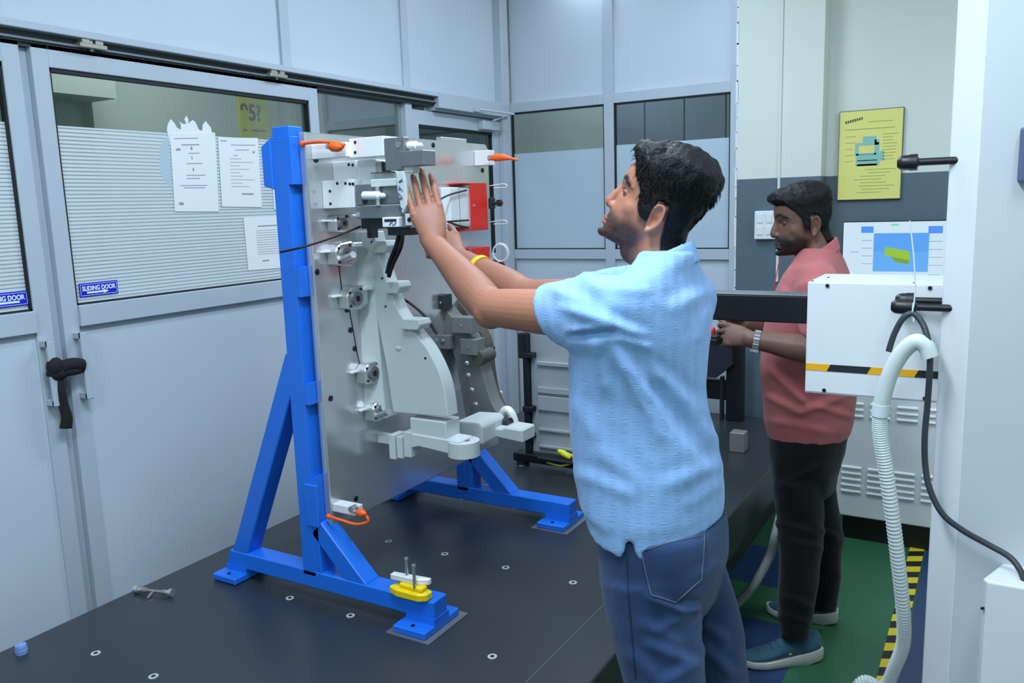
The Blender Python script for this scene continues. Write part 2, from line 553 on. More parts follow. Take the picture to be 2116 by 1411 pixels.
# ---------------- corridor seen through the left glazing
g = MB(); g.box((-4.1, -2.4, 0), (-4.0, 5.3, CEIL)); wc = obj('wall_corridor', g, CORR, kind='structure')
g = MB(); g.box((-4.0, 2.2, 2.19), (-3.72, 2.62, CEIL)); g.box((-4.0, 2.62, 0), (-3.92, 2.76, CEIL)); g.box((-4.0, 2.2, 2.02), (-3.86, 2.62, 2.05)); obj('beam', g, CORR, wc)
g = MB(); g.box((-4.0, 3.95, 0), (-3.90, 4.02, CEIL)); g.box((-4.0, 4.02, 0), (-3.97, 4.22, CEIL)); obj('grey_post', g, SHUT, wc)
we = empty('wall_corridor_end', (-3.3, 5.3, 0), kind='structure')
zz = 0.0
while zz < CEIL - 0.02:
    g = MB(); g.box((-4.0, 5.26, zz), (-2.55, 5.3, min(CEIL, zz + 0.205)), 0.004); obj('cladding_board', g, SHUT, we); zz += 0.218
g = MB(); g.box((-4.0, 5.29, 0), (-2.55, 5.33, CEIL)); obj('backing', g, SHUTDK, we)

# corridor poster (yellow, seen through the door glass)
pa, pb = at(492, 205, 'x', -3.985), at(561, 291, 'x', -3.985)
ps = empty('wall_poster', (-3.985, (pa.y + pb.y) / 2, pb.z), 'yellow notice with large dark question lettering seen through the door glass', 'poster')
g = MB(); g.box((-3.999, pa.y, pb.z - 0.02), (-3.985, pb.y, pa.z + 0.02), 0.002); obj('sheet', g, M('notice_yellow', (206, 200, 70), 0.6), ps)
POSTK = M('notice_dark_print', (92, 62, 62), 0.7)
text_mesh('95?', 0.135, on_x(-3.984, (pa.y + pb.y) / 2 - 0.03, pa.z - 0.075), POSTK, ps, bold=0.004, sx=0.9)
g = MB()
for dz in (0.17, 0.24):
    g.box((-3.985, pa.y + 0.02, pa.z - dz - 0.016), (-3.984, pa.y + 0.05, pa.z - dz)); g.box((-3.985, pa.y + 0.09, pa.z - dz - 0.012), (-3.984, pb.y - 0.04, pa.z - dz))
obj('print_lines', g, M('notice_grey_print', (120, 120, 130), 0.8), ps)

# ---------------- back partition (plane y = YB)
WB = empty('wall_back', (-1.8, YB, 0), kind='structure')
XE = -1.16


def wb(name, x0, z0, x1, z1, y0=YB, y1=YB + 0.05, mat=ALU, bevel=0.002):
    g = MB(); g.box((x0, y0, z0), (x1, y1, z1), bevel)
    return obj(name, g, mat, WB)


for (a, b) in ((XL + 0.03, -1.88), (-1.83, -1.195)):
    wb('upper_panel', a, 2.2, b, CEIL, YB + 0.02, YB + 0.035, PANEL, 0)
    wb('lower_panel', a, 0.0, b, 1.308, YB + 0.02, YB + 0.035, PANEL, 0)
wb('mullion', -1.885, 0, -1.828, CEIL); wb('mullion', -1.195, 0, XE, CEIL)
wb('transom', XL + 0.03, 2.145, -1.885, 2.2); wb('transom', -1.828, 2.145, -1.195, 2.2)
wb('transom', XL + 0.03, 1.308, -1.885, 1.363); wb('transom', -1.828, 1.308, -1.195, 1.363)
for n, (a, b, zf) in enumerate(((XL + 0.03, -1.885, 1.915), (-1.828, -1.195, 1.925)), 1):
    w = empty('window_%d' % n, ((a + b) / 2, YB, 1.363), kind='structure')
    g = MB(); g.box((a, YB + 0.022, 1.363), (b, YB + 0.028, 2.145)); obj('pane', g, GLASS, w)
    g = MB(); g.box((a + 0.008, YB + 0.0205, 1.37), (b - 0.008, YB + 0.0215, zf)); obj('frosted_film', g, FROST, w)
    g = MB()
    for q in (((a, 2.137), (b, 2.145)), ((a, 1.363), (b, 1.368)), ((a, 1.363), (a + 0.007, 2.145)), ((b - 0.007, 1.363), (b, 2.145))):
        g.box((q[0][0], YB + 0.008, q[0][1]), (q[1][0], YB + 0.03, q[1][1]))
    obj('gasket', g, RUBBER, w)
# ragged white sealant down the right edge
random.seed(4)
g = MB()
z = 0.9
while z < 2.95:
    h = random.uniform(0.04, 0.12); w_ = random.uniform(0.006, 0.016)
    g.box((XE - w_ * 0.6, YB - 0.004, z), (XE + w_ * 0.5, YB + 0.01, z + h), 0.002); z += h * 0.9
obj('sealant_bead', g, NYLON, WB)
# space behind the back partition
g = MB(); g.box((-2.97, 4.92, 0), (-2.15, 5.0, CEIL)); ws = obj('wall_store', g, CORR, kind='structure')
for q in range(4):
    g = MB(); g.box((-2.15 + q * 0.25, 4.90, 0), (-1.905 + q * 0.25, 4.96, CEIL), 0.004); obj('cladding_board', g, SHUT, ws)

# ---------------- far painted wall with the pier
XP = -0.753
WF = empty('wall_far', (0, YF, 0), kind='structure')
def wf(name, a, b, mat, bev=0.0):
    g = MB(); g.box(a, b, bev); return obj(name, g, mat, WF)
wf('pier_upper', (XE + 0.004, YB - 0.004, DADO_Z), (XP, 6.0, CEIL), CREAM)
wf('pier_dado', (XE + 0.004, YB - 0.006, 0), (XP + 0.002, 6.0, DADO_Z), DADO)
wf('painted_wall', (XP, YF, DADO_Z), (2.45, YF + 0.1, CEIL), CREAM)
wf('dado', (XP, YF - 0.002, 0), (2.45, YF + 0.1, DADO_Z), DADO)
xc = at(1612, 300, 'y', YB).x
g = MB(); g.box((xc - 0.006, YB - 0.014, 1.2), (xc + 0.006, YB - 0.004, CEIL), 0.002); obj('conduit', g, CREAM, WF)

# switch plate on the pier
a, b = at(1560, 436, 'y', YB - 0.03), at(1602, 494, 'y', YB - 0.03)
sw = empty('switch_box', ((a.x + b.x) / 2, YB - 0.01, b.z), 'white plastic switch box on the slate dado beside the bowed head', 'switch')
g = MB(); g.box((a.x, YB - 0.04, b.z), (b.x, YB - 0.007, a.z), 0.006, 2); obj('housing', g, NYLON, sw)
g = MB()
for q in range(4):
    xa = a.x + 0.012 + (q % 2) * 0.045; za = b.z + 0.02 + (q // 2) * 0.06
    g.box((xa, YB - 0.044, za), (xa + 0.032, YB - 0.039, za + 0.045), 0.003)
obj('rocker', g, WHITE, sw)

# framed yellow notice
a, b = at(1731, 233, 'y', YF - 0.02), at(1862, 407, 'y', YF - 0.02)
x0, x1, z0, z1 = a.x + 0.012, b.x - 0.006, b.z - 0.005, a.z
no = empty('notice_board', ((x0 + x1) / 2, YF, z0), 'yellow green instruction sheet with a blue machine drawing on the far wall', 'poster')
g = MB(); g.box((x0 - 0.004, YF - 0.018, z0 - 0.004), (x1 + 0.004, YF - 0.003, z1 + 0.004), 0.002); obj('frame', g, M('notice_frame', (96, 104, 96), 0.5), no)
g = MB(); g.box((x0, YF - 0.021, z0), (x1, YF - 0.018, z1)); obj('sheet', g, M('notice_lime', (234, 228, 128), 0.5), no)
NP = M('notice_green_print', (172, 174, 102), 0.8); NB = M('notice_blue_print', (146, 198, 184), 0.7); NB2 = M('notice_teal_print', (104, 168, 176), 0.7)
yp = YF - 0.0215
W_, H_ = x1 - x0, z1 - z0
def nb(name, rects, mat):
    g = MB()
    for (u0, v0, u1, v1) in rects:
        g.box((x0 + u0 * W_, yp - 0.0004, z1 - v0 * H_), (x0 + u1 * W_, yp, z1 - v1 * H_))
    obj(name, g, mat, no)
random.seed(2)
lines = [(0.08, 0.2, 0.88, 0.208), (0.46, 0.125, 0.84, 0.132)]
for q in range(9):
    v = 0.27 + q * 0.035
    lines.append((0.70, v, random.uniform(0.85, 0.95), v + 0.006))
    if q % 2 == 0: lines.append((0.1, v + 0.01, random.uniform(0.2, 0.27), v + 0.016))
for q in range(8):
    v = 0.66 + q * 0.037
    lines.append((random.uniform(0.25, 0.5), v, random.uniform(0.7, 0.93), v + 0.006))
nb('print_lines', lines, NP)
nb('drawing', [(0.26, 0.36, 0.64, 0.39), (0.26, 0.39, 0.32, 0.5), (0.57, 0.33, 0.65, 0.5), (0.38, 0.29, 0.6, 0.36), (0.28, 0.5, 0.66, 0.62), (0.66, 0.46, 0.73, 0.57)], NB)
nb('drawing_detail', [(0.28, 0.48, 0.6, 0.5), (0.3, 0.555, 0.62, 0.565), (0.3, 0.6, 0.62, 0.62)], NB2)
nb('heading', [(0.09 + q * 0.036, 0.135 - 0.005 * q, 0.115 + q * 0.036, 0.105 - 0.005 * q) for q in range(8)], M('notice_dark', (88, 100, 66), 0.8))

# ================================================================== THE TABLE
tb = empty('surface_table', (-1.43, 2.2, 0), 'long dark grey surface plate table carrying the blue fixture', 'table')
TX0, TX1, TY0, TY1 = -2.12, -0.74, 0.35, 4.03
g = MB(); g.box((TX0, TY0, ZT - 0.16), (TX1, TY1, ZT), 0.006, 2); obj('top_plate', g, TABLE, tb)
g = MB(); g.box((TX0 + 0.06, TY0 + 0.1, ZT - 0.30), (TX1 - 0.05, TY1 - 0.08, ZT - 0.16)); g.box((TX0 + 0.25, TY0 + 0.3, 0.0), (TX1 - 0.32, TY1 - 0.3, ZT - 0.3)); obj('base', g, TABLES, tb)
g = MB(); g.cyl((0, 0, 0.0), (0, 0, 0.0016), 0.0115, seg=20); ring_me = g
ins = None
INSX = [-1.889, -1.666, -1.443, -1.221, -0.997]; INSY = [0.669, 1.109, 1.549, 1.99, 2.43, 2.87, 3.31, 3.75]
for yy in INSY:
    for xx in INSX:
        if ins is None:
            ins = obj('threaded_insert', ring_me, M('insert_steel', (206, 206, 202), 0.4, 0.3), tb, smooth=30, loc=(xx, yy, ZT))
            g = MB(); g.cyl((0, 0, 0.0012), (0, 0, 0.0019), 0.0055, seg=14); hole = obj('bore', g, SCREW, ins); hole.matrix_parent_inverse = Matrix.Identity(4)
        else:
            c = copy_obj(ins, (xx, yy, ZT), tb)
            h = hole.copy(); COL.objects.link(h); h.parent = c; h.matrix_parent_inverse = Matrix.Identity(4)
a, b = at(1085, 1411, 'z', ZT), at(1225, 1272, 'z', ZT)
dd = (b - a).normalized()
g = MB(); g.tube([a - dd * 0.3 + V((0, 0, 0.0002)), b + dd * 0.4 + V((0, 0, 0.0002))], 0.0007, 6); obj('scribed_line', g, M('scribe', (120, 126, 130), 0.5), tb)
# ================================================================== THE BLUE CHECKING FIXTURE
XPL = -1.54            # front face of the plate
FX = empty('checking_fixture', (-1.56, 2.0, ZT), 'blue framed checking fixture with upright aluminium plate, nests and clamps on the table', 'fixture')


def fx(name, geo, mat, parent=FX, smooth=None):
    return obj(name, geo, mat, parent, smooth)


def frame(y0, near):
    y1 = y0 + 0.06
    zt = 1.812
    g = MB()   # post with machined pockets along its front edge
    prof = [(-1.632, ZT + 0.07), (-1.632, zt), (-1.563, zt)]
    z = zt
    for (za, zb) in ((1.69, 1.47), (1.40, 1.16), (1.11, 0.90)):
        prof += [(-1.563, za), (-1.578, za), (-1.578, zb), (-1.563, zb + 0.012)]
    prof += [(-1.563, 0.765), (-1.585, 0.765), (-1.585, ZT + 0.07)]
    g.prism(prof, 'y', y0, y1, 0.0015)
    fx('post', g, BLUE)
    g = MB(); g.prism([(-1.664, 1.69), (-1.664, 1.79), (-1.63, 1.81), (-1.63, 1.68)], 'y', y0 - 0.004, y1, 0.002); fx('post_pad', g, BLUE)
    g = MB(); g.box((-1.633, y0 + 0.008, zt), (-1.573, y1 - 0.004, zt + 0.026), 0.002); fx('post_cap', g, BLUE)
    g = MB(); g.box((-1.60, y0 - 0.006, 0.77), (-1.555, y0 + 0.002, 0.89), 0.002); fx('post_pad', g, BLUE)
    # square tube foot beam with mitred back end
    g = MB(); g.prism([(-1.95, 0.584), (-1.93, 0.634), (-1.185, 0.634), (-1.185, 0.584)], 'y', y0, y1, 0.003); fx('foot_beam', g, BLUE)
    # long back brace and short front brace
    def bar(p, q, w, name='brace'):
        d = (V((q[0], q[1], 0)) - V((p[0], p[1], 0))).normalized(); n = V((-d.y, d.x, 0)) * w / 2
        g = MB(); g.prism([(p[0] + n.x, p[1] + n.y), (q[0] + n.x, q[1] + n.y), (q[0] - n.x, q[1] - n.y), (p[0] - n.x, p[1] - n.y)], 'y', y0 + 0.002, y1 - 0.002, 0.003)
        fx(name, g, BLUE)
    bar((-1.615, 1.235), (-1.895, 0.62), 0.056)
    bar((-1.575, 0.765), (-1.425, 0.615), 0.054, 'front_brace')
    g = MB(); g.box((-1.60, y0 + 0.002, 0.62), (-1.565, y1 - 0.002, 0.80), 0.002); fx('strut', g, BLUE)
    # foot pads with hex bolts
    for (xa, xb) in ((-1.96, -1.865), (-1.285, -1.183)):
        g = MB(); g.box((xa, y0 - 0.045, ZT + 0.002), (xb, y1 + 0.05, ZT + 0.022), 0.003); pad = fx('foot_pad', g, BLUE)
        g = MB(); g.box((xa + 0.012, y0 - 0.002, ZT + 0.02), (xb, y1 + 0.002, 0.588)); obj('riser', g, BLUE, pad)
        g = MB(); g.cyl(((xa + xb) / 2, y0 - 0.025, ZT + 0.022), ((xa + xb) / 2, y0 - 0.025, ZT + 0.0235), 0.006, seg=12); obj('bolt_hole', g, SCREW, pad)
    g = MB(); g.box((-1.30, y0 - 0.055, ZT), (-1.165, y1 + 0.065, ZT + 0.003)); fx('shim', g, STDK)


frame(1.575, True)
frame(2.345, False)

# the plate
g = MB(); g.prism([(1.604, 0.757), (2.49, 0.757), (2.49, 1.815), (2.475, 1.83), (1.955, 1.83), (1.955, 1.822), (1.604, 1.822)], 'x', XPL - 0.022, XPL, 0.004, 2)
plate = fx('back_plate', g, STEEL)
g = MB(); g.box((XPL - 0.021, 2.21, 1.82), (XPL - 0.001, 2.36, 1.842), 0.002); fx('plate_tab', g, STEEL)
# countersunk screws on the plate
sc = None
for (px_, py_) in ((653, 330), (655, 562), (683, 823), (700, 545), (717, 640), (724, 682), (733, 720), (895, 300), (997, 352), (1020, 720), (770, 812), (735, 1030), (1005, 840)):
    p = at(px_, py_, 'x', XPL)
    if p.y > 2.48: p.y = 2.47
    if sc is None:
        g = MB(); g.cyl((0, 0, 0), (0.002, 0, 0), 0.008, seg=14); g.cyl((0.002, 0, 0), (0.0035, 0, 0), 0.0045, seg=10)
        sc = obj('plate_screw', g, SCREW, plate, smooth=30, loc=p)
    else:
        copy_obj(sc, p, plate)


def blk(name, px0, py0, px1, py1, y, dy, mat, bevel=0.0015, parent=FX, x0=None, x1=None):
    """block whose camera-side (-Y) face spans the two image corners at depth y and runs dy further back"""
    a, b = at(px0, py0, 'y', y), at(px1, py1, 'y', y)
    g = MB(); g.box((x0 if x0 is not None else a.x, y, a.z), (x1 if x1 is not None else b.x, y + dy, b.z), bevel)
    return obj(name, g, mat, parent)


def dots(parent, y, pts, r=0.004, mat=None):
    for (px_, py_) in pts:
        p = at(px_, py_, 'y', y)
        g = MB(); g.cyl((p.x, p.y - 0.001, p.z), (p.x, p.y + 0.002, p.z), r, seg=10)
        obj('dowel', g, mat or SCREW, parent)


def pin(p0, p1, r, mat=NYLON, parent=FX, name='locating_pin'):
    p0, p1 = V(p0), V(p1); d = (p1 - p0)
    g = MB(); g.tube([p0, p0 + d * 0.72, p0 + d * 0.74, p0 + d * 0.92, p1], [r, r, r * 0.62, r * 0.62, r * 0.3], 14)
    return obj(name, g, mat, parent, smooth=40)


# top row
B = blk('mount_block', 635, 300, 716, 324, 1.625, 0.05, ALW, x0=XPL)
B = blk('mount_block', 717, 287, 793, 322, 1.64, 0.06, ALW, x0=-1.425); dots(B, 1.64, ((734, 294), (734, 315)))
B = blk('side_plate', 793, 286, 838, 350, 1.642, 0.02, STDK); dots(B, 1.642, ((822, 299),), 0.008, CHROME)
a = at(838, 300, 'y', 1.65); b = at(868, 299, 'y', 1.65); pin((a.x - 0.02, 1.66, a.z), (b.x, 1.66, b.z), 0.010, NYLON)
blk('clamp_jaw', 826, 313, 876, 341, 1.63, 0.05, STDK)
blk('jaw_tip', 834, 341, 853, 357, 1.64, 0.03, NEST)
blk('jaw_tip', 818, 345, 836, 352, 1.66, 0.03, STDK2)
# second row
B = blk('mount_block', 697, 334, 737, 372, 1.70, 0.06, ALW, x0=XPL); dots(B, 1.70, ((721, 340), (729, 341)))
blk('mount_block', 737, 332, 778, 384, 1.69, 0.08, ALW)
blk('mount_block', 776, 334, 790, 356, 1.695, 0.07, NEST)
blk('spring_block', 787, 334, 794, 354, 1.69, 0.03, STDK2)
# third row, the long arm
B = blk('mount_block', 662, 374, 733, 429, 1.655, 0.09, ALW, x0=XPL); dots(B, 1.655, ((682, 395), (683, 421), (697, 379), (714, 379), (723, 380), (729, 380)))
B = blk('clamp_arm', 733, 382, 822, 421, 1.652, 0.045, STDK); dots(B, 1.652, ((754, 415),), 0.009, SCREW)
a = at(752, 404, 'y', 1.64); b = at(796, 404, 'y', 1.64); pin((a.x, 1.64, a.z), (b.x, 1.64, b.z), 0.0105, NYLON)
a = at(780, 386, 'y', 1.643); b = at(782, 424, 'y', 1.643); g = MB(); g.cyl((a.x, 1.643, a.z), (b.x, 1.643, b.z), 0.006); fx('guide_rod', g, CHROME, smooth=40)
blk('acrylic_bracket', 765, 357, 818, 384, 1.66, 0.012, ACRYL)
blk('acrylic_bracket', 765, 371, 818, 384, 1.645, 0.02, NEST)
a = at(818, 356, 'y', 1.63); b = at(838, 442, 'y', 1.63)
g = MB(); g.prism([(a.x, a.z), (a.x + 0.022, a.z + 0.003), (a.x + 0.026, a.z - 0.02), (b.x + 0.004, b.z + 0.02), (b.x - 0.01, b.z), (a.x + 0.002, a.z - 0.05)], 'y', 1.63, 1.64, 0.001); ac = fx('scribed_plate', g, NEST)
SCRIB = M('blue_marker', (52, 66, 150), 0.6)
g = MB()
random.seed(5)
for q in range(5):
    c = at(828, 376 + q * 13, 'y', 1.629)
    pts = [c + V((random.uniform(-0.007, 0.007), 0, random.uniform(-0.007, 0.007))) for _ in range(5)]
    g.tube(spline(pts, 3), 0.0008, 5)
obj('marker_scribble', g, SCRIB, ac)
B = blk('lower_bar', 735, 427, 828, 450, 1.645, 0.05, STDK); dots(B, 1.645, ((740, 443),), 0.007, CHROME)
blk('body_block', 745, 450, 800, 472, 1.68, 0.06, STDK2)
B = blk('tag_block', 789, 449, 824, 469, 1.63, 0.04, ALW); 
blk('tag_slot', 794, 453, 819, 458, 1.6295, 0.004, STDK2, parent=B, bevel=0)
a = at(812, 463, 'y', 1.629); g = MB(); g.tube(spline([(a.x - 0.012, 1.629, a.z - 0.003), (a.x - 0.004, 1.629, a.z + 0.005), (a.x, 1.629, a.z - 0.003), (a.x + 0.01, 1.629, a.z + 0.004)], 4), 0.0009, 5); obj('marker_scribble', g, SCRIB, B)
blk('link_block', 822, 447, 838, 470, 1.645, 0.03, STDK)
B = blk('bore_block', 836, 442, 853, 466, 1.628, 0.035, NEST); dots(B, 1.628, ((846, 454),), 0.006, WIRE)
blk('body_block', 800, 470, 848, 486, 1.66, 0.04, STDK2)
# cables below the head
for (pp) in (((826, 478), (818, 510), (806, 540), (800, 565)), ((832, 480), (828, 510), (812, 545), (803, 572)), ((828, 615), (850, 628), (880, 655), (903, 690))):
    pts = [at(q[0], q[1], 'y', 1.76 + 0.1 * (pp[0][1] > 600)) for q in pp]
    g = MB(); g.tube(spline(pts, 6), 0.0045 if pp[0][1] > 600 else 0.006, 8); fx('pneumatic_cable', g, WIRE, smooth=60)
# thin black cable tie strap reaching left across the post
pts = [at(*q) for q in ((579, 521, 'y', 1.535), (620, 512, 'y', 1.545), (680, 493, 'y', 1.60), (745, 468, 'y', 1.68))]
g = MB(); g.tube(spline(pts, 6), [0.0032] * 19, 6); fx('strap', g, WIRE, smooth=60)

# swing clamps down the plate
def clamp(px_, py_, s, with_pin, tilt):
    p = at(px_, py_, 'x', XPL)
    oct_ = [(p.y + s * c[0], p.z + s * c[1]) for c in ((-0.036, -0.026), (-0.036, 0.012), (-0.018, 0.03), (0.03, 0.034), (0.05, 0.026), (0.05, -0.02), (0.02, -0.032))]
    g = MB(); g.prism(oct_, 'x', XPL, XPL + 0.034, 0.003); c = fx('swing_clamp', g, CHROME)
    g = MB(); g.box((XPL, p.y - s * 0.062, p.z + s * 0.008), (XPL + 0.012, p.y - s * 0.03, p.z + s * 0.014), 0.001); obj('wing', g, ALW, c)
    g = MB(); g.box((XPL, p.y + s * 0.03, p.z + s * 0.018), (XPL + 0.04, p.y + s * 0.066, p.z + s * 0.03), 0.002); obj('wing', g, ALW, c)
    g = MB(); g.cyl((XPL + 0.034, p.y, p.z), (XPL + 0.040, p.y, p.z), s * 0.020, seg=18); obj('boss', g, STDK, c, smooth=40)
    g = MB(); g.cyl((XPL + 0.040, p.y, p.z), (XPL + 0.0412, p.y, p.z), s * 0.008, seg=12); obj('bore', g, WIRE, c)
    for (dy, dz) in ((-0.026, 0.018), (0.02, 0.024), (-0.024, -0.018)):
        g = MB(); g.cyl((XPL + 0.034, p.y + dy * s, p.z + dz * s), (XPL + 0.036, p.y + dy * s, p.z + dz * s), 0.004, seg=10); obj('screw', g, SCREW, c)
    if with_pin:
        q0 = V((XPL + 0.03, p.y - 0.015, p.z - 0.014)); q1 = q0 + V((0.055, -0.012, 0.016 * tilt))
        g = MB(); g.cyl(q0, q1, 0.0095, seg=14); obj('clamp_pin', g, CHROME, c, smooth=40)
    return c


clamp(689, 462, 0.75, False, 0)
clamp(694, 526, 1.0, True, 1)
clamp(717, 616, 1.0, False, 1)
clamp(752, 769, 1.0, False, 1)
clamp(768, 846, 0.95, True, 1.4)
# scribed groove that links the clamps
pts = [at(q[0], q[1], 'x', XPL) for q in ((700, 545), (706, 600), (722, 640), (738, 730), (745, 760), (757, 800), (768, 850))]
g = MB(); g.tube([p + V((0.0004, 0, 0)) for p in pts], 0.0014, 6); fx('groove_line', g, WIRE)
pts = [at(q[0], q[1], 'x', XPL) for q in ((782, 750), (795, 800), (806, 852))]
g = MB(); g.tube([p + V((0.0004, 0, 0)) for p in pts], 0.0014, 6); fx('groove_line', g, WIRE)

# orange capped safety pins: (block px, cap from, cap to, strap path)
def orange(name_pts, cap0, cap1, r, y, blockrect=None):
    c0, c1 = at(cap0[0], cap0[1], 'y', y), at(cap1[0], cap1[1], 'y', y)
    d = (c1 - c0)
    g = MB(); g.tube([c0, c0 + d * 0.12, c0 + d * 0.5, c0 + d * 0.85, c1], [r * 0.7, r, r * 1.05, r * 0.9, r * 0.5], 14, round_caps=True); cap = fx('safety_cap', g, ORANGE, smooth=50)
    pts = [at(q[0], q[1], 'y', q[2]) for q in name_pts]
    g = MB(); g.tube(spline(pts, 6), 0.0042, 8); obj('strap', g, ORANGE, cap, smooth=60)
    e = pts[-1]
    g = MB(); g.ell(e, (0.009, 0.006, 0.008)); obj('strap_eye', g, ORANGE, cap, smooth=180)
    n0 = c0 - d.normalized() * 0.014
    g = MB(); g.cyl(n0, c0, 0.006, seg=12); obj('pin_neck', g, CHROME, cap, smooth=40)


orange([(712, 300, 1.60), (690, 295, 1.598), (655, 293, 1.598), (624, 297, 1.60)], (684, 303), (706, 303), 0.0125, 1.60)
orange([(757, 1065, 1.60), (760, 1078, 1.60), (735, 1083, 1.595), (700, 1073, 1.59), (679, 1067, 1.592)], (740, 1058), (754, 1061), 0.0105, 1.60)
B = blk('mount_block', 690, 1041, 733, 1066, 1.612, 0.035, ALW, x0=XPL)
g = MB(); p = at(727, 1052, 'y', 1.605); g.cyl((p.x, 1.60, p.z), (p.x, 1.62, p.z), 0.009, seg=10); obj('collar', g, CHROME, B, smooth=40)
# the one at the far top corner
B = blk('mount_block', 977, 312, 1010, 341, 2.40, 0.04, ALW, x0=XPL)
c0, c1 = at(1016, 326, 'y', 2.38), at(1040, 325, 'y', 2.38)
g = MB(); g.tube([c0, c0 + (c1 - c0) * 0.3, c1, at(1054, 327, 'y', 2.38), at(1069, 330, 'y', 2.38)], [0.008, 0.0125, 0.011, 0.005, 0.0035], 12, round_caps=True); cap = fx('safety_cap', g, ORANGE, smooth=50)
g = MB(); g.cyl(c0 - V((0.012, 0, 0)), c0, 0.009, seg=12); obj('pin_neck', g, CHROME, cap, smooth=40)

# pale resin nest: curved rib standing out from the plate
def rib(name, y0, thick, left, right, mat):
    """left / right: image polylines of the rib outline, read on the plane y0"""
    L = [at(q[0], q[1], 'y', y0) for q in left]
    Rr = spline([at(q[0], q[1], 'y', y0) for q in right], 5)
    prof = [(p.x, p.z) for p in Rr] + [(p.x, p.z) for p in L[::-1]]
    g = MB(); g.prism(prof, 'y', y0, y0 + thick, 0.0025)
    return fx(name, g, mat)


rib('nest_rib', 1.80, 0.05, [(742, 480), (760, 560), (783, 680), (800, 770), (812, 852)],
    [(770, 478), (783, 530), (800, 585), (822, 640), (850, 680), (880, 717), (904, 762), (918, 805), (926, 862)], NEST)
# sloping flange joining the rib to the plate
a0, a1 = at(742, 480, 'y', 1.80), at(812, 852, 'y', 1.80)
g = MB(); g.loft([[(XPL, 1.775, 1.56), (XPL + 0.03, 1.80, 1.56), (XPL + 0.03, 1.84, 1.56), (XPL, 1.84, 1.56)], [(XPL, 1.77, 1.03), (XPL + 0.05, 1.80, 1.03), (XPL + 0.05, 1.86, 1.03), (XPL, 1.86, 1.03)]]); fx('nest_flange', g, NEST)
a = at(822, 720, 'y', 1.798); g = MB(); g.ell((a.x, 1.80, a.z), (0.011, 0.004, 0.007)); fx('nest_boss', g, NEST, smooth=180)
for (px_, py_) in ((879, 740), (768, 500), (790, 575), (797, 633), (803, 560)):
    a = at(px_, py_, 'y', 1.80); g = MB(); g.cyl((a.x, 1.7985, a.z), (a.x, 1.802, a.z), 0.0035, seg=10); fx('marking_dot', g, SCRIB if px_ in (768, 797, 803) else SCREW)
# three rest blocks on the rib's outer edge
for (px_, py_, w, h) in ((787, 510, 36, 25), (814, 594, 34, 25), (852, 670, 42, 24)):
    a, b = at(px_ - w / 2, py_ - h / 2, 'y', 1.79), at(px_ + w / 2, py_ + h / 2, 'y', 1.79)
    g = MB(); g.prism([(a.x, b.z), (a.x, a.z - 0.008), (a.x + 0.012, a.z), (b.x - 0.006, a.z), (b.x, a.z - 0.014), (b.x - 0.012, b.z)], 'y', 1.782, 1.835, 0.002); fx('rest_block', g, NEST)
# small dark connector beside the strap
blk('connector', 757, 470, 768, 492, 1.77, 0.03, STDK2)

# lower white bracket with round lug
a, b = at(846, 863, 'y', 1.80), at(922, 905, 'y', 1.80)
g = MB(); g.box((a.x, 1.80, b.z - 0.005), (b.x, 1.87, a.z), 0.003); fx('bracket_block', g, NEST)
a, b = at(846, 895, 'y', 1.795), at(950, 944, 'y', 1.795)
g = MB(); g.prism([(a.x, a.z), (b.x, a.z - 0.005), (b.x, b.z), (a.x + 0.03, b.z + 0.012), (a.x, b.z + 0.003)], 'y', 1.795, 1.865, 0.003); fx('bracket_arm', g, NEST)
c = at(958, 918, 'y', 1.83)
g = MB(); g.cyl((c.x, 1.83, c.z - 0.03), (c.x, 1.83, c.z + 0.012), 0.045, seg=28); lug = fx('bracket_lug', g, NEST, smooth=35)
g = MB(); g.cyl((c.x + 0.01, 1.83, c.z + 0.012), (c.x + 0.01, 1.83, c.z + 0.0135), 0.010, seg=14); obj('bore', g, STDK, lug)
for (px0, px1, py0, py1, yy) in ((802, 818, 898, 950, 1.80), (818, 833, 902, 948, 1.795), (832, 850, 892, 946, 1.79)):
    blk('stepped_foot', px0, py0, px1, py1, yy, 0.05, NEST, x0=None)
blk('foot_tie', 800, 903, 850, 925, 1.815, 0.04, NEST, x0=XPL)

# second nest further along the plate, grey
rib('nest_rib', 2.18, 0.06, [(838, 478), (862, 560), (900, 640), (940, 740), (962, 862)],
    [(856, 480), (872, 545), (893, 600), (930, 650), (968, 690), (985, 730), (1000, 780), (1015, 830), (1035, 862)], NEST2)
rib('trim_part', 2.26, 0.05, [(872, 520), (905, 600), (950, 690), (975, 760), (1005, 850)],
    [(884, 520), (922, 590), (962, 640), (1000, 700), (1008, 760), (1018, 815), (1042, 868)], TRIMPART)
for (px0, py0, px1, py1) in ((853, 500, 868, 545), (880, 570, 893, 602), (905, 610, 917, 640), (933, 655, 975, 690), (900, 692, 930, 722), (950, 700, 985, 735)):
    blk('rest_block', px0, py0, px1, py1, 2.15, 0.05, NEST2 if py0 > 640 else STDK2)
    p = at((px0 + px1) / 2, (py0 + py1) / 2, 'y', 2.149); g = MB(); g.cyl((p.x, 2.147, p.z), (p.x, 2.151, p.z), 0.004, seg=10); fx('dowel', g, CHROME)
for (px_, py_) in ((890, 700), (915, 705), (968, 775), (975, 805), (983, 835), (965, 750)):
    p = at(px_, py_, 'y', 2.15); g = MB(); g.ell(p, (0.009, 0.006, 0.008)); fx('clip', g, STDK if px_ < 920 else CHROME, smooth=180)
g = MB(); c = at(1000, 735, 'y', 2.2); g.cyl((c.x, 2.16, c.z), (c.x, 2.24, c.z), 0.022, seg=20); fx('roller', g, TRIMPART, smooth=40)
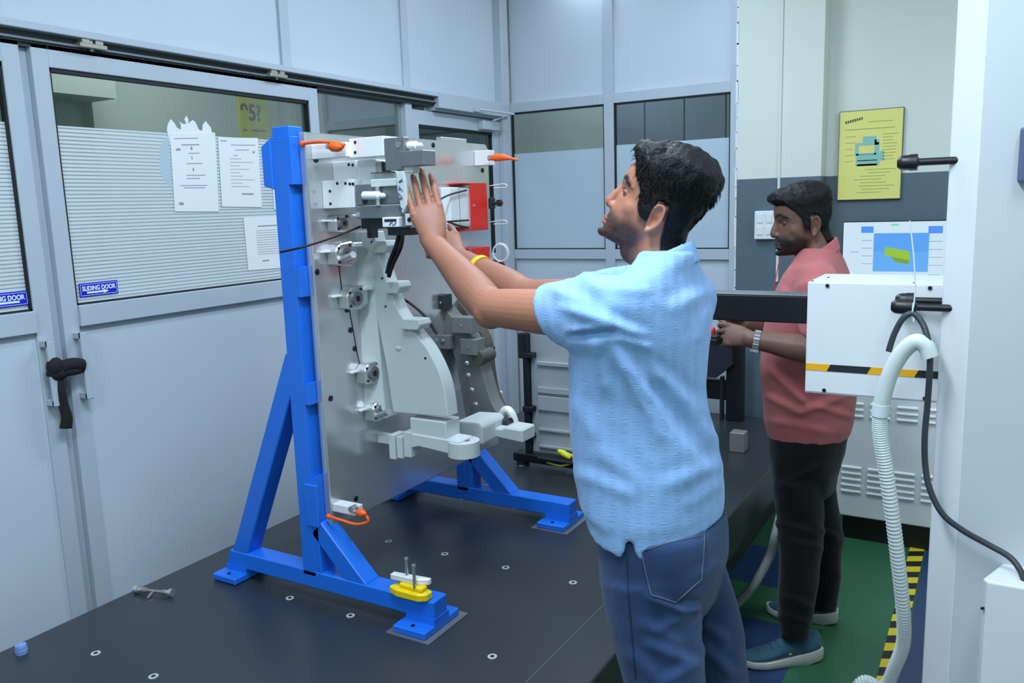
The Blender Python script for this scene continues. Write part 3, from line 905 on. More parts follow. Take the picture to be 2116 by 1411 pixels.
for (px_, py_, L) in ((968, 664, 26), (1005, 777, 14), (1018, 809, 20)):
    p = at(px_, py_, 'y', 2.36); q = at(px_ + L, py_ + 2, 'y', 2.36); g = MB(); g.cyl(p, q, 0.0055, seg=12); fx('dowel_pin', g, NYLON, smooth=40)
# lower right pale saddle
c = at(965, 885, 'y', 2.0)
g = MB(); g.prism([(c.x - 0.05, c.z - 0.05), (c.x - 0.05, c.z + 0.0), (c.x - 0.03, c.z + 0.022), (c.x + 0.05, c.z + 0.026), (c.x + 0.062, c.z + 0.012), (c.x + 0.062, c.z - 0.04)], 'y', 1.99, 2.12, 0.006, 2); fx('saddle', g, NEST)
a, b = at(1002, 882, 'y', 2.06), at(1080, 916, 'y', 2.06)
g = MB(); g.prism([(a.x - 0.02, a.z), (b.x - 0.07, a.z), (b.x - 0.06, a.z + 0.006), (b.x, a.z + 0.004), (b.x, b.z), (a.x - 0.02, b.z + 0.012)], 'y', 2.06, 2.14, 0.004); fx('saddle_arm', g, NEST)
a, b = at(1046, 852, 'y', 2.16), at(1070, 884, 'y', 2.16)
g = MB(); g.tube(spline([(a.x - 0.03, 2.16, b.z), (a.x - 0.005, 2.16, a.z + 0.005), (a.x + 0.02, 2.16, a.z - 0.005), (b.x, 2.16, b.z - 0.03)], 5), 0.014, 12); fx('guide_lip', g, ALW, smooth=60)
p = at(1030, 872, 'y', 2.10); g = MB(); g.cyl((p.x - 0.03, 2.12, p.z - 0.005), (p.x + 0.03, 2.12, p.z - 0.008), 0.02, seg=16); fx('dark_roller', g, STDK2, smooth=40)

# red guarded switch boxes at the far edge
def red_box(q0, q1, flange, white):
    """sheet guard standing off the plate; q0, q1 image corners of its outer face, read on x = xr"""
    xr = XPL + 0.045
    a, b = at(q0[0], q0[1], 'x', xr), at(q1[0], q1[1], 'x', xr)
    g = MB(); g.box((xr - 0.003, a.y, b.z), (xr, b.y, a.z), 0.001); r_ = fx('red_guard', g, RED)
    for zz in (a.z, b.z):
        g = MB(); g.box((XPL, a.y - flange, zz - 0.002), (xr, b.y, zz + 0.002), 0.0008); obj('flange', g, RED, r_)
    if white:
        g = MB(); g.box((XPL, a.y - 0.105, b.z + 0.012), (xr - 0.008, a.y + 0.02, a.z - 0.012), 0.002); w = obj('switch_body', g, ALW, r_)
        g = MB(); g.box((xr - 0.0085, a.y - 0.055, b.z + 0.014), (xr - 0.0075, a.y - 0.053, a.z - 0.014)); obj('joint', g, STDK, w)
        p = at(979, 425, 'x', xr); g = MB(); g.cyl((xr - 0.001, p.y, p.z), (xr + 0.003, p.y, p.z), 0.0045, seg=10); obj('screw', g, CHROME, r_)
        for (q0_, q1_, q2_) in (((905, 414), (930, 402), (964, 393)), ((925, 458), (950, 456), (968, 455)), ((925, 458), (948, 466), (968, 470))):
            pts = [at(q[0], q[1], 'x', xr) for q in (q0_, q1_, q2_)]
            g = MB(); g.tube(spline(pts, 5), 0.003, 7); obj('lead', g, WIRE, r_, smooth=60)
    return r_


rb = red_box((971, 379), (1009, 473), 0.06, True)
rb2 = red_box((976, 514), (1014, 566), 0.02, False)
for (px_, py_) in ((1018, 420), (1022, 548)):
    a = at(px_, py_, 'y', 2.42); g = MB(); g.box((a.x - 0.012, 2.41, a.z - 0.018), (a.x, 2.44, a.z + 0.018), 0.002); g.cyl((a.x, 2.425, a.z), (a.x + 0.035, 2.425, a.z), 0.006, seg=10); g.box((a.x + 0.018, 2.415, a.z - 0.011), (a.x + 0.028, 2.435, a.z + 0.011)); fx('toggle_latch', g, STDK2)
# coiled white cable ties
c = at(1034, 522, 'y', 2.42)
for rr, off in ((0.028, 0), (0.032, 0.003)):
    pts = [(c.x + rr * math.cos(t), 2.42 + off, c.z + rr * math.sin(t)) for t in [2 * math.pi * k / 24 for k in range(25)]]
    g = MB(); g.tube(pts, 0.0018, 6); fx('white_coil', g, NYLON, smooth=60)
for (px_, py_) in ((1012, 384), (1012, 459)):
    p0, p1, p2 = at(px_, py_, 'y', 2.42), at(px_ + 30, py_ - 4, 'y', 2.42), at(px_ + 34, py_ + 3, 'y', 2.42)
    g = MB(); g.tube(spline([p0, p1, p2, at(px_ + 8, py_ + 4, 'y', 2.42)], 5), 0.0016, 6); fx('white_tie', g, NYLON, smooth=60)

# ================================================================== THINGS ON THE TABLE
# yellow stamped clamp lying on the foot beam
YB0 = 1.585
p = at(850, 1230, 'z', 0.634)
cl = empty('toggle_clamp', p, 'yellow plastic clamp with two upright steel pins resting on the blue foot beam', 'clamp')
g = MB(); g.prism([(p.x - 0.06, p.y - 0.015), (p.x - 0.03, p.y - 0.026), (p.x + 0.04, p.y - 0.026), (p.x + 0.06, p.y - 0.012), (p.x + 0.06, p.y + 0.012), (p.x + 0.02, p.y + 0.022), (p.x - 0.05, p.y + 0.02)], 'z', 0.6345, 0.655, 0.003); obj('base_body', g, YELLOW, cl)
g = MB(); g.prism([(p.x - 0.03, p.y - 0.012), (p.x + 0.045, p.y - 0.015), (p.x + 0.045, p.y + 0.012), (p.x - 0.03, p.y + 0.014)], 'z', 0.655, 0.667, 0.003); obj('raised_body', g, YELLOW, cl)
g = MB(); g.prism([(p.x - 0.062, p.y - 0.006), (p.x + 0.02, p.y - 0.002), (p.x + 0.05, p.y + 0.012), (p.x + 0.05, p.y + 0.024), (p.x - 0.062, p.y + 0.012)], 'z', 0.667, 0.683, 0.002); obj('steel_bar', g, ALW, cl)
for (dx, dy, z0, h) in ((-0.015, 0.006, 0.683, 0.043), (0.022, -0.012, 0.662, 0.06)):
    g = MB(); g.tube([(p.x + dx, p.y + dy, z0), (p.x + dx, p.y + dy, z0 + h), (p.x + dx, p.y + dy, z0 + h + 0.001), (p.x + dx, p.y + dy, z0 + h + 0.006)], [0.0045, 0.0045, 0.006, 0.0055], 12); obj('pin', g, CHROME, cl, smooth=40)

# steel bolt tool near the wall
a, b = at(278, 1217, 'z', ZT + 0.012), at(356, 1225, 'z', ZT + 0.012)
d = (b - a).normalized(); L = (b - a).length
bt = empty('locating_bolt', (a + b) / 2 - V((0, 0, 0.012)), 'small steel double ended bolt tool lying on the dark table by the wall', 'tool')
g = MB(); g.tube([a, a + d * 0.014, a + d * 0.016, a + d * 0.024], [0.011, 0.011, 0.007, 0.007], 12); obj('hex_head', g, CHROME, bt, smooth=40)
g = MB(); g.tube([a + d * 0.024, a + d * 0.042, a + d * 0.044, b - d * 0.034, b - d * 0.032, b - d * 0.02], [0.008, 0.008, 0.0045, 0.0045, 0.007, 0.007], 12); obj('shank', g, M('brass_steel', (176, 172, 160), 0.3, 0.8), bt, smooth=40)
g = MB(); g.tube([b - d * 0.02, b - d * 0.012, b - d * 0.01, b], [0.007, 0.007, 0.011, 0.011], 12); obj('end_nut', g, CHROME, bt, smooth=40)
c = (a + b) / 2; n = V((d.y, -d.x, 0)); g = MB(); g.cyl(c, c + n * 0.026 - V((0, 0, 0.009)), 0.0028, seg=8); obj('cross_pin', g, CHROME, bt, smooth=40)

# crumpled blue bottle cap
c = at(45, 1350, 'z', ZT)
bc = empty('bottle_cap', c, 'crumpled pale blue plastic cap on the table corner', 'cap')
CAPM = M('pale_blue_plastic', (120, 150, 204), 0.45)
g = MB(); rings = []
for (z, r_) in ((0.0005, 0.0135), (0.012, 0.014), (0.013, 0.0128), (0.015, 0.0128), (0.016, 0.0138), (0.024, 0.0125), (0.025, 0.010)):
    rings.append([(c.x + r_ * math.cos(2 * math.pi * k / 28) * (1 + 0.03 * (k % 2)), c.y + r_ * math.sin(2 * math.pi * k / 28) * (1 + 0.03 * (k % 2)), c.z + z) for k in range(28)])
g.loft(rings); obj('ribbed_body', g, CAPM, bc)
g = MB(); g.ell((c.x + 0.002, c.y - 0.002, c.z + 0.025), (0.009, 0.007, 0.003)); obj('dent', g, CAPM, bc, smooth=180)

# steel gauge cube
a, b = at(1507, 933, 'z', ZT), at(1540, 935, 'z', ZT)
s = 0.062
gc = empty('gauge_block', (a.x + s / 2, a.y + s / 2, ZT), 'small grey steel cube standing alone on the far table end', 'block')
g = MB(); g.box((a.x, a.y, ZT + 0.0005), (a.x + s, a.y + s, ZT + 0.085), 0.002); obj('cube_body', g, M('weathered_steel', (136, 134, 130), 0.55, 0.3, noise_amt=0.1, noise_scale=20), gc)
g = MB(); g.cyl((a.x + s * 0.7, a.y + s * 0.5, ZT + 0.085), (a.x + s * 0.7, a.y + s * 0.5, ZT + 0.093), 0.004, seg=10); obj('stud', g, CHROME, gc, smooth=40)

# ---------------- second fixture, black frame
BF = empty('black_fixture', (-1.35, 2.95, ZT), 'black framed fixture with a dull steel panel behind the man in blue', 'fixture')
y0 = 2.86
a = at(1065, 962, 'y', y0)
g = MB(); g.box((-1.70, y0, 0.57), (-0.95, y0 + 0.06, 0.605), 0.003); obj('base_beam', g, BLACKM, BF)
for xx in (-1.67, -0.98):
    g = MB(); g.cyl((xx, y0 + 0.03, ZT), (xx, y0 + 0.03, 0.571), 0.028, seg=16); obj('levelling_foot', g, STDK2, BF, smooth=40)
p0, p1 = at(1092, 965, 'y', y0 + 0.01), at(1088, 690, 'y', y0 + 0.01)
g = MB(); g.box((p0.x - 0.011, y0 + 0.005, 0.60), (p0.x + 0.011, y0 + 0.04, p1.z), 0.003); obj('post', g, BLACKM, BF)
g = MB(); g.box((p0.x - 0.026, y0 - 0.006, p1.z - 0.10), (p0.x + 0.012, y0 + 0.03, p1.z + 0.005), 0.008, 2); obj('grip_block', g, BLACK, BF)
for py_ in (735, 846, 902):
    q = at(1098, py_, 'y', y0); g = MB(); g.box((p0.x - 0.012, y0 - 0.008, q.z - 0.011), (q.x + 0.008, y0 + 0.03, q.z + 0.011), 0.003); g.cyl((q.x, y0 - 0.01, q.z), (q.x, y0 - 0.003, q.z), 0.007, seg=10); obj('hinge', g, BLACK, BF)
DULL = M('dull_steel_panel', (178, 184, 184), 0.45, 0.25, noise_amt=0.14, noise_scale=9)
g = MB(); g.box((p0.x + 0.012, y0 + 0.03, 0.61), (-0.95, y0 + 0.045, p1.z + 0.02), 0.003); bp = obj('steel_panel', g, DULL, BF)
for (py_, hh) in ((753, 0.008), (808, 0.012), (835, 0.03), (890, 0.006), (925, 0.006)):
    q = at(1150, py_, 'y', y0 + 0.02); g = MB(); g.box((p0.x + 0.05, y0 + 0.012, q.z - hh), (-0.97, y0 + 0.03, q.z + hh), 0.002); obj('rib_bar', g, DULL, bp)
g = MB(); q = at(1150, 945, 'y', y0 + 0.0); g.tube(spline([at(1130, 955, 'y', y0 - 0.03), at(1160, 962, 'y', y0 - 0.03), at(1182, 955, 'y', y0 - 0.03), at(1186, 945, 'y', y0 - 0.03), at(1172, 936, 'y', y0 - 0.03)], 5), 0.0045, 8); ys = obj('yellow_strap', g, M('lemon_rubber', (226, 224, 30), 0.5), BF, smooth=60)
g = MB(); g.tube([at(1156, 932, 'y', y0 - 0.03), at(1164, 936, 'y', y0 - 0.03), at(1176, 944, 'y', y0 - 0.03)], [0.009, 0.013, 0.010], 12, round_caps=True); obj('yellow_cap', g, MATS['lemon_rubber'], BF, smooth=60)
g = MB(); q = at(1140, 962, 'y', y0 - 0.02); g.box((q.x - 0.05, y0 - 0.05, 0.606), (q.x + 0.12, y0 + 0.01, 0.616), 0.002); obj('ledge', g, STDK2, BF)

# ---------------- dark equipment stand at the far end of the table
NAVY = M('navy_black_panel', (32, 36, 48), 0.5)
DS = empty('equipment_stand', (-1.12, 3.9, ZT), 'dark navy equipment stand with black upright at the far table end', 'stand')
a, b = at(1501, 690, 'y', 3.9), at(1531, 858, 'y', 3.9)
g = MB(); g.box((a.x, 3.9, ZT), (b.x, 3.97, a.z), 0.003); obj('upright', g, BLACKM, DS)
a2 = at(1440, 690, 'y', 3.85)
c2 = at(1478, 782, 'y', 3.85); c3 = at(1512, 755, 'y', 3.85)
g = MB(); g.prism([(a2.x - 0.1, a2.z), (a.x + 0.03, a2.z), (c3.x, c3.z), (c2.x, c2.z), (a2.x - 0.1, c2.z)], 'y', 3.86, 3.90, 0.003); obj('navy_panel', g, NAVY, DS)
g = MB(); g.box((a2.x - 0.1, 3.91, ZT + 0.1), (a.x, 3.95, c2.z - 0.02), 0.002); obj('back_panel', g, BLACKM, DS)
g = MB(); g.box((a.x - 0.03, 3.90, ZT), (a.x - 0.015, 3.93, c2.z), 0.001); obj('rod', g, STDK2, DS)
g = MB(); g.box((a2.x - 0.1, 3.87, ZT), (a2.x - 0.03, 3.94, a2.z), 0.003); obj('upright', g, BLACKM, DS)
# ================================================================== PAPERS, SIGNS AND CLOTH ON THE LEFT DOORS
XG = XL + 0.012 - 0.035 + 0.0215       # just in front of the film


def paper(name, pts, label, cat, lines=None, group=None):
    ps_ = [at(q[0], q[1], 'x', XG) for q in pts]
    c = sum(ps_, V()) / len(ps_)
    e = empty(name, (XG, c.y, min(p.z for p in ps_)), label, cat, group)
    g = MB(); g.prism([(p.y, p.z) for p in ps_], 'x', XG, XG + 0.0012); obj('sheet', g, PAPER, e)
    if lines:
        g = MB()
        for (u0, v, u1, t) in lines:
            def bl(u, v):
                return (ps_[0] * (1 - u) + ps_[1] * u) * (1 - v) + (ps_[3] * (1 - u) + ps_[2] * u) * v
            p, q = bl(u0, v), bl(u1, v)
            g.quad((XG + 0.0015, p.y, p.z), (XG + 0.0015, q.y, q.z), (XG + 0.0015, q.y, q.z - t), (XG + 0.0015, p.y, p.z - t))
        obj('print_lines', g, INK, e)
    return e


# notice with a cut out crown top
random.seed(8)
L1 = [(0.08, 0.06, 0.6, 0.003), (0.22, 0.14, 0.62, 0.004), (0.1, 0.19, 0.2, 0.008), (0.42, 0.17, 0.46, 0.012), (0.36, 0.25, 0.62, 0.003), (0.43, 0.29, 0.45, 0.012), (0.32, 0.38, 0.68, 0.003), (0.44, 0.44, 0.47, 0.012), (0.3, 0.53, 0.72, 0.003), (0.3, 0.57, 0.6, 0.003), (0.15, 0.66, 0.75, 0.003), (0.22, 0.69, 0.7, 0.003), (0.1, 0.88, 0.2, 0.010)]
crown = [(345, 268), (347, 256), (353, 246), (362, 256), (366, 264), (374, 268), (374, 258), (370, 251), (378, 256), (385, 256), (381, 246), (386, 239), (390, 248), (388, 256), (398, 248), (404, 252), (411, 268), (418, 270), (419, 258), (425, 250), (436, 264), (438, 274), (443, 276)]
p4 = [(351, 276), (444, 274), (452, 437), (361, 437)]
e = paper('notice_sheet', p4, 'white notice with crown shaped cut out top taped to the door glass', 'paper', L1)
cr = [at(q[0], q[1], 'x', XG) for q in crown]
bl_ = [at(q[0], q[1], 'x', XG) for q in ((446, 300), (352, 300))]
g = MB(); g.prism([(p.y, p.z) for p in cr + bl_], 'x', XG - 0.0012, XG - 0.0002); obj('cutout', g, PAPER, e)
L2 = [(0.05, 0.04, 0.2, 0.004), (0.3, 0.1, 0.92, 0.003), (0.4, 0.17, 0.75, 0.003), (0.84, 0.19, 0.9, 0.008), (0.35, 0.25, 0.45, 0.003)] + [(0.25, 0.3 + 0.05 * q, 0.45 + 0.4 * random.random(), 0.002) for q in range(9)] + [(0.5, 0.8, 0.8, 0.006)]
paper('notice_sheet', [(450, 284), (532, 285), (541, 428), (459, 427)], 'white printed notice sheet right of the crown topped notice', 'paper', L2)
g = MB()
q = [at(a_[0], a_[1], 'x', XG) for a_ in ((487, 431), (500, 431), (515, 431), (524, 431))]
paper('notice_sheet', [(558, 291), (580, 291), (588, 433), (566, 433)], 'white sheet edge half hidden behind the blue post', 'paper')
L3 = [(0.3, 0.16, 0.95, 0.005), (0.35, 0.82, 0.5, 0.006)] + [(0.25, 0.25 + 0.045 * q, 0.9, 0.002) for q in range(11)]
paper('form_sheet', [(503, 450), (590, 446), (598, 552), (513, 559)], 'white form sheet low on the glass below the notices', 'paper', L3)
# round pale patch beside the notice
c = [at(q[0], q[1], 'x', XG - 0.001) for q in ((348, 283), (338, 290), (331, 310), (330, 335), (333, 360), (343, 378), (356, 390), (352, 330))]
e = empty('sticker_patch', (XG, c[3].y, c[6].z), 'pale half round sticker peeking out left of the notice', 'sticker')
g = MB(); g.prism([(p.y, p.z) for p in c], 'x', XG - 0.0025, XG - 0.0015); obj('patch', g, FROST, e)


def door_sign(pts, label):
    ps_ = [at(q[0], q[1], 'x', XG) for q in pts]
    y0, y1 = ps_[0].y + 0.012, ps_[1].y + 0.008
    z1, z0 = ps_[0].z, ps_[3].z
    e = empty('door_sign', (XG, (y0 + y1) / 2, z0), label, 'sign', 'sliding door signs')
    g = MB(); g.box((XG, y0, z0), (XG + 0.002, y1, z1), 0.0008); obj('plate', g, SIGNB, e)
    t = 0.0022; i = 0.004
    g = MB()
    for (a, b) in (((y0 + i, z1 - i - 0.0012), (y1 - i, z1 - i)), ((y0 + i, z0 + i), (y1 - i, z0 + i + 0.0012)), ((y0 + i, z0 + i), (y0 + i + 0.0012, z1 - i)), ((y1 - i - 0.0012, z0 + i), (y1 - i, z1 - i))):
        g.box((XG + 0.002, a[0], a[1]), (XG + t, b[0], b[1]))
    obj('border', g, SIGNW, e)
    text_mesh('SLIDING DOOR', 0.0205, on_x(XG + t, (y0 + y1) / 2, z1 - 0.0185), SIGNW, e, bold=0.0006, sx=0.80)
    ym = (y0 + y1) / 2; zm = z0 + 0.013
    g = MB(); g.ngon([(XG + t, ym - 0.042, zm + 0.003), (XG + t, ym - 0.042, zm - 0.003), (XG + t, ym + 0.015, zm - 0.003), (XG + t, ym + 0.015, zm - 0.0065), (XG + t, ym + 0.034, zm), (XG + t, ym + 0.015, zm + 0.0065), (XG + t, ym + 0.015, zm + 0.003)])
    obj('arrow', g, SIGNW, e)


door_sign([(154, 587), (237, 580), (238, 606), (156, 616)], 'blue SLIDING DOOR sign with white arrow on the wide door')
a = at(54, 600, 'x', XG)
_p = lambda y, z: (y, z)
def door_sign_at(y0, y1, z0, z1, label):
    import types
    pts = None
    return y0, y1
# the left door's sign mirrors it at the same height, most of it out of frame
w_ = at(237, 580, 'x', XG).y - at(154, 587, 'x', XG).y
y1 = at(56, 600, 'x', XG).y
zt_, zb_ = at(54, 600, 'x', XG).z, at(57, 630, 'x', XG).z
e = empty('door_sign', (XG, y1 - w_ / 2, zb_), 'blue SLIDING DOOR sign cut off by the left edge', 'sign', 'sliding door signs')
y0 = y1 - w_
g = MB(); g.box((XG, y0, zb_), (XG + 0.002, y1, zt_), 0.0008); obj('plate', g, SIGNB, e)
g = MB(); i = 0.004; t = 0.0022
for (a, b) in (((y0 + i, zt_ - i - 0.0012), (y1 - i, zt_ - i)), ((y0 + i, zb_ + i), (y1 - i, zb_ + i + 0.0012)), ((y0 + i, zb_ + i), (y0 + i + 0.0012, zt_ - i)), ((y1 - i - 0.0012, zb_ + i), (y1 - i, zt_ - i))):
    g.box((XG + 0.002, a[0], a[1]), (XG + t, b[0], b[1]))
obj('border', g, SIGNW, e)
text_mesh('SLIDING DOOR', 0.0205, on_x(XG + t, (y0 + y1) / 2, zt_ - 0.0185), SIGNW, e, bold=0.0006, sx=0.80)
ym = (y0 + y1) / 2; zm = zb_ + 0.013
g = MB(); g.ngon([(XG + t, ym + 0.042, zm - 0.003), (XG + t, ym + 0.042, zm + 0.003), (XG + t, ym - 0.015, zm + 0.003), (XG + t, ym - 0.015, zm + 0.0065), (XG + t, ym - 0.034, zm), (XG + t, ym - 0.015, zm - 0.0065), (XG + t, ym - 0.015, zm - 0.003)]); obj('arrow', g, SIGNW, e)

# black cloth knotted round the two pull handles
CLOTH = M('black_cloth', (22, 20, 22), 0.85, bump=0.3, bump_scale=200)
XC = XL + 0.05
k = at(118, 762, 'x', XC)
ck = empty('tied_cloth', k, 'black cloth strip knotted round the two door handles', 'cloth')
g = MB()
g.ell(at(114, 758, 'x', XC), (0.024, 0.026, 0.03)); g.ell(at(122, 770, 'x', XC), (0.022, 0.03, 0.024))
obj('knot', g, CLOTH, ck, smooth=180)
g = MB(); g.tube(spline([at(120, 765, 'x', XC), at(135, 756, 'x', XC + 0.01), at(152, 752, 'x', XC + 0.01), at(170, 754, 'x', XC)], 5), [(0.016, 0.02)] * 16, 10)
g.tube(spline([at(120, 770, 'x', XC), at(140, 768, 'x', XC + 0.012), at(158, 765, 'x', XC + 0.008), at(172, 760, 'x', XC - 0.01)], 5), [(0.012, 0.014)] * 16, 10)
g.tube(spline([at(118, 768, 'x', XC), at(108, 770, 'x', XC), at(100, 774, 'x', XC - 0.02)], 4), [0.012] * 7 + [0.008] * 2, 10)
obj('wrap', g, CLOTH, ck, smooth=180)
g = MB(); pts = spline([at(124, 775, 'x', XC), at(127, 805, 'x', XC + 0.004), at(131, 835, 'x', XC), at(138, 862, 'x', XC), at(136, 884, 'x', XC - 0.004)], 5)
n = len(pts); g.tube(pts, [(0.008 + 0.004 * q / n, 0.010 + 0.011 * q / n) for q in range(n)], 10); obj('tail', g, CLOTH, ck, smooth=180)

# ================================================================== THE MEASURING MACHINE
CM = empty('measuring_machine', (0.2, 2.35, 0), 'tall white measuring machine column with carriage box and black horizontal arm', 'machine')
YC = 2.07
g = MB(); g.prism([(-0.104, YC + 0.06), (-0.046, YC), (0.62, YC), (0.62, 2.75), (-0.104, 2.75)], 'z', 0.0, 2.9, 0.004, 2); obj('column', g, WHITE, CM)
g = MB(); g.box((-0.044, YC - 0.003, 0.0), (0.618, YC, 2.9), 0.001); obj('front_shade_panel', g, M('shaded_front_white', (204, 209, 212), 0.36), CM)  # added panel; its greyer white paints in shade on the front beside the chamfer
# carriage box
BX0, BX1, BY0, BY1 = -0.415, -0.104, 2.2, 2.44
BZ0, BZ1 = 1.114, 1.404
g = MB(); g.box((BX0, BY0, BZ0), (BX1, BY1, BZ1), 0.004, 2); bx = obj('carriage_box', g, WHITE, CM)
g = MB(); xs = at(1890, 600, 'y', BY0).x; g.box((xs - 0.0008, BY0 - 0.0006, BZ0 + 0.245), (xs + 0.0008, BY0 + 0.001, BZ1)); obj('seam', g, M('seam_grey', (170, 178, 184), 0.5), bx)
g = MB(); g.box((BX0, BY0 - 0.001, BZ0 + 0.004), (BX1, BY0 + 0.001, BZ0 + 0.006)); obj('seam', g, MATS['seam_grey'], bx)
for (px_, py_) in ((1710, 590), (1922, 595), (1703, 806), (1911, 823)):
    p = at(px_, py_, 'y', BY0); g = MB(); g.cyl((p.x, BY0 - 0.003, p.z), (p.x, BY0, p.z), 0.0048, seg=14); obj('screw', g, BLACK, bx, smooth=30)
for (xx, yy) in ((BX0 + 0.01, BY0 + 0.012), (BX0 + 0.03, BY0 + 0.12), (-0.17, BY0 + 0.012)):
    g = MB(); g.cyl((xx, yy, BZ1), (xx, yy, BZ1 + 0.002), 0.003, seg=10); obj('screw', g, BLACK, bx)
# hazard stripe: slanted amber and black segments
za, zb = at(1668, 750, 'y', BY0).z, at(1668, 764, 'y', BY0).z
edges = [1664, 1712, 1796, 1822, 1894, 1990]
cols = [AMBER, TAPEK, AMBER, AMBER, TAPEK]
xe = [at(q, 765, 'y', BY0).x for q in edges]; xe[0] = BX0 + 0.001; xe[-1] = BX1
for k in range(5):
    s0 = 0.0 if k == 0 else 0.009; s1 = 0.0 if k == 4 else 0.009
    if k == 3: s0 = 0.009
    g = MB(); g.prism([(xe[k] - s0 / 2, zb), (xe[k + 1] - s1 / 2, zb), (xe[k + 1] + s1 / 2, za), (xe[k] + s0 / 2, za)], 'y', BY0 - 0.0012, BY0 + 0.0005); obj('hazard_stripe', g, cols[k], bx)
# arm
p, q = at(1470, 614, 'y', 2.27), at(1600, 668, 'y', 2.27)
AZ1, AZ0 = at(1640, 612, 'y', 2.27).z, at(1640, 668, 'y', 2.27).z
g = MB(); g.box((-1.02, 2.27, AZ0), (BX0, 2.36, AZ1), 0.003); arm = obj('horizontal_arm', g, BLACKM, CM)
g = MB(); g.box((-1.02, 2.272, AZ1), (BX0, 2.358, AZ1 + 0.003), 0.001); obj('rail_strip', g, STDK, arm)
# bumper rods with knobs
def rod(px0, px1, py_, y, r=0.0085):
    a, b = at(px0, py_, 'y', y), at(px1, py_, 'y', y)
    x1 = -0.08
    g = MB(); g.tube([(b.x, y, a.z), (x1, y, a.z)], r, 14); rr = obj('bumper_rod', g, BLACK, CM, smooth=40)
    g = MB(); g.tube([(a.x + 0.012, y, a.z), (b.x - 0.004, y, a.z), (b.x, y, a.z)], [0.017, 0.0175, 0.012], 18, round_caps=True); obj('knob', g, BLACK, rr, smooth=45)
    g = MB(); g.tube([(b.x - 0.012, y, a.z), (b.x + 0.004, y, a.z)], 0.0185, 16); obj('collar', g, BLACK, rr, smooth=40)
rod(1843, 1888, 633, YC + 0.045)
rod(1852, 1884, 620, YC + 0.10)
rod(1856, 1892, 337, YC + 0.05)
# cable cover low on the column
p = at(2046, 1203, 'y', 1.95)
zc = p.z
g = MB(); g.prism([(0.02, 1.95), (0.45, 1.95), (0.45, YC), (0.05, YC), (0.012, 1.965)], 'z', 0.1, zc, 0.004, 2); cv = obj('cable_cover', g, WHITE, CM)
p = at(2034, 1257, 'y', 1.953); g = MB(); g.cyl((0.0165, 1.955, p.z), (0.0125, 1.950, p.z), 0.003, seg=10); obj('screw', g, BLACK, cv)
a, b = at(2109, 263, 'y', YC - 0.03), at(2110, 377, 'y', YC - 0.03)
g = MB(); g.box((a.x, YC - 0.035, b.z), (a.x + 0.14, YC, a.z), 0.006, 2); obj('grey_handle', g, M('grey_blue_plastic', (84, 100, 128), 0.5), CM)
p = at(2026, 150, 'y', YC)
g = MB(); g.box((-0.09, 2.2, 0.0), (0.5, 2.7, 0.02)); obj('base_foot', g, STDK2, CM)

# hose, cable and tie
pts = [at(q[0], q[1], 'y', q[2]) for q in ((1922, 738, 2.045), (1913, 716, 2.045), (1893, 706, 2.045), (1868, 724, 2.05), (1846, 758, 2.055), (1830, 800, 2.06), (1819, 850, 2.065), (1820, 905, 2.07), (1832, 980, 2.08), (1846, 1080, 2.10), (1858, 1180, 2.13), (1867, 1270, 2.17), (1866, 1330, 2.22), (1850, 1375, 2.27), (1825, 1420, 2.33))]
last = pts[-1]
pts += [V((last.x - 0.06, last.y + 0.01, 0.25)), V((last.x - 0.12, last.y - 0.02, 0.08)), V((last.x - 0.22, last.y - 0.12, 0.025)), V((last.x - 0.3, last.y - 0.4, 0.025))]
sp = spline(pts, 26)
hz = empty('corrugated_hose', (last.x, last.y, 0), 'white corrugated hose hanging from the black rods to the floor', 'hose')
n = len(sp)
smooth_part = [p for i, p in enumerate(sp) if i <= 26 * 6]
g = MB(); g.tube(smooth_part, [0.0185] * len(smooth_part), 16); obj('smooth_sleeve', g, HOSE, hz, smooth=60)
ring = [p for i, p in enumerate(sp) if i >= 26 * 6 - 2]
g = MB(); g.tube(ring, [0.0155 if i % 2 else 0.0178 for i in range(len(ring))], 16); obj('ribbed_tube', g, HOSE, hz)
g = MB(); c, d_ = sp[26 * 6 - 8], (sp[26 * 6 + 4] - sp[26 * 6 - 8]); g.cyl(c, c + d_, 0.0198, seg=18); obj('clip_band', g, NYLON, hz, smooth=40)

cpts = [at(q[0], q[1], 'y', q[2]) for q in ((1836, 726, 2.07), (1848, 690, 2.07), (1866, 658, 2.07), (1887, 648, 2.07), (1906, 668, 2.06), (1917, 700, 2.045), (1922, 740, 2.04), (1917, 830, 2.05), (1911, 900, 2.05), (1912, 960, 2.05), (1922, 1012, 2.04), (1948, 1062, 2.03), (1990, 1096, 2.03), (2040, 1124, 2.03), (2085, 1150, 2.02), (2108, 1178, 2.00), (2118, 1205, 1.99))]
g = MB(); g.tube(spline(cpts, 8), 0.0068, 12); cb = obj('power_cable', g, CABLE, None, smooth=60, label='dark grey cable looping over the rods and down across the white column', cat='cable')
tpts = [at(q[0], q[1], 'y', 2.062) for q in ((1880, 456), (1884, 490), (1889, 540), (1891, 590), (1889, 625), (1886, 640))]
g = MB(); g.tube(spline(tpts, 6), 0.0016, 6); c = at(1888, 640, 'y', 2.095)
pp = [(c.x, c.y + 0.024 * math.cos(t) - 0.005, c.z + 0.024 * math.sin(t) - 0.006) for t in [2 * math.pi * k / 16 for k in range(17)]]
g.tube(pp, 0.0016, 6); obj('cable_tie', g, NYLON, None, smooth=60, label='long white cable tie around the black rods of the machine', cat='cable tie')
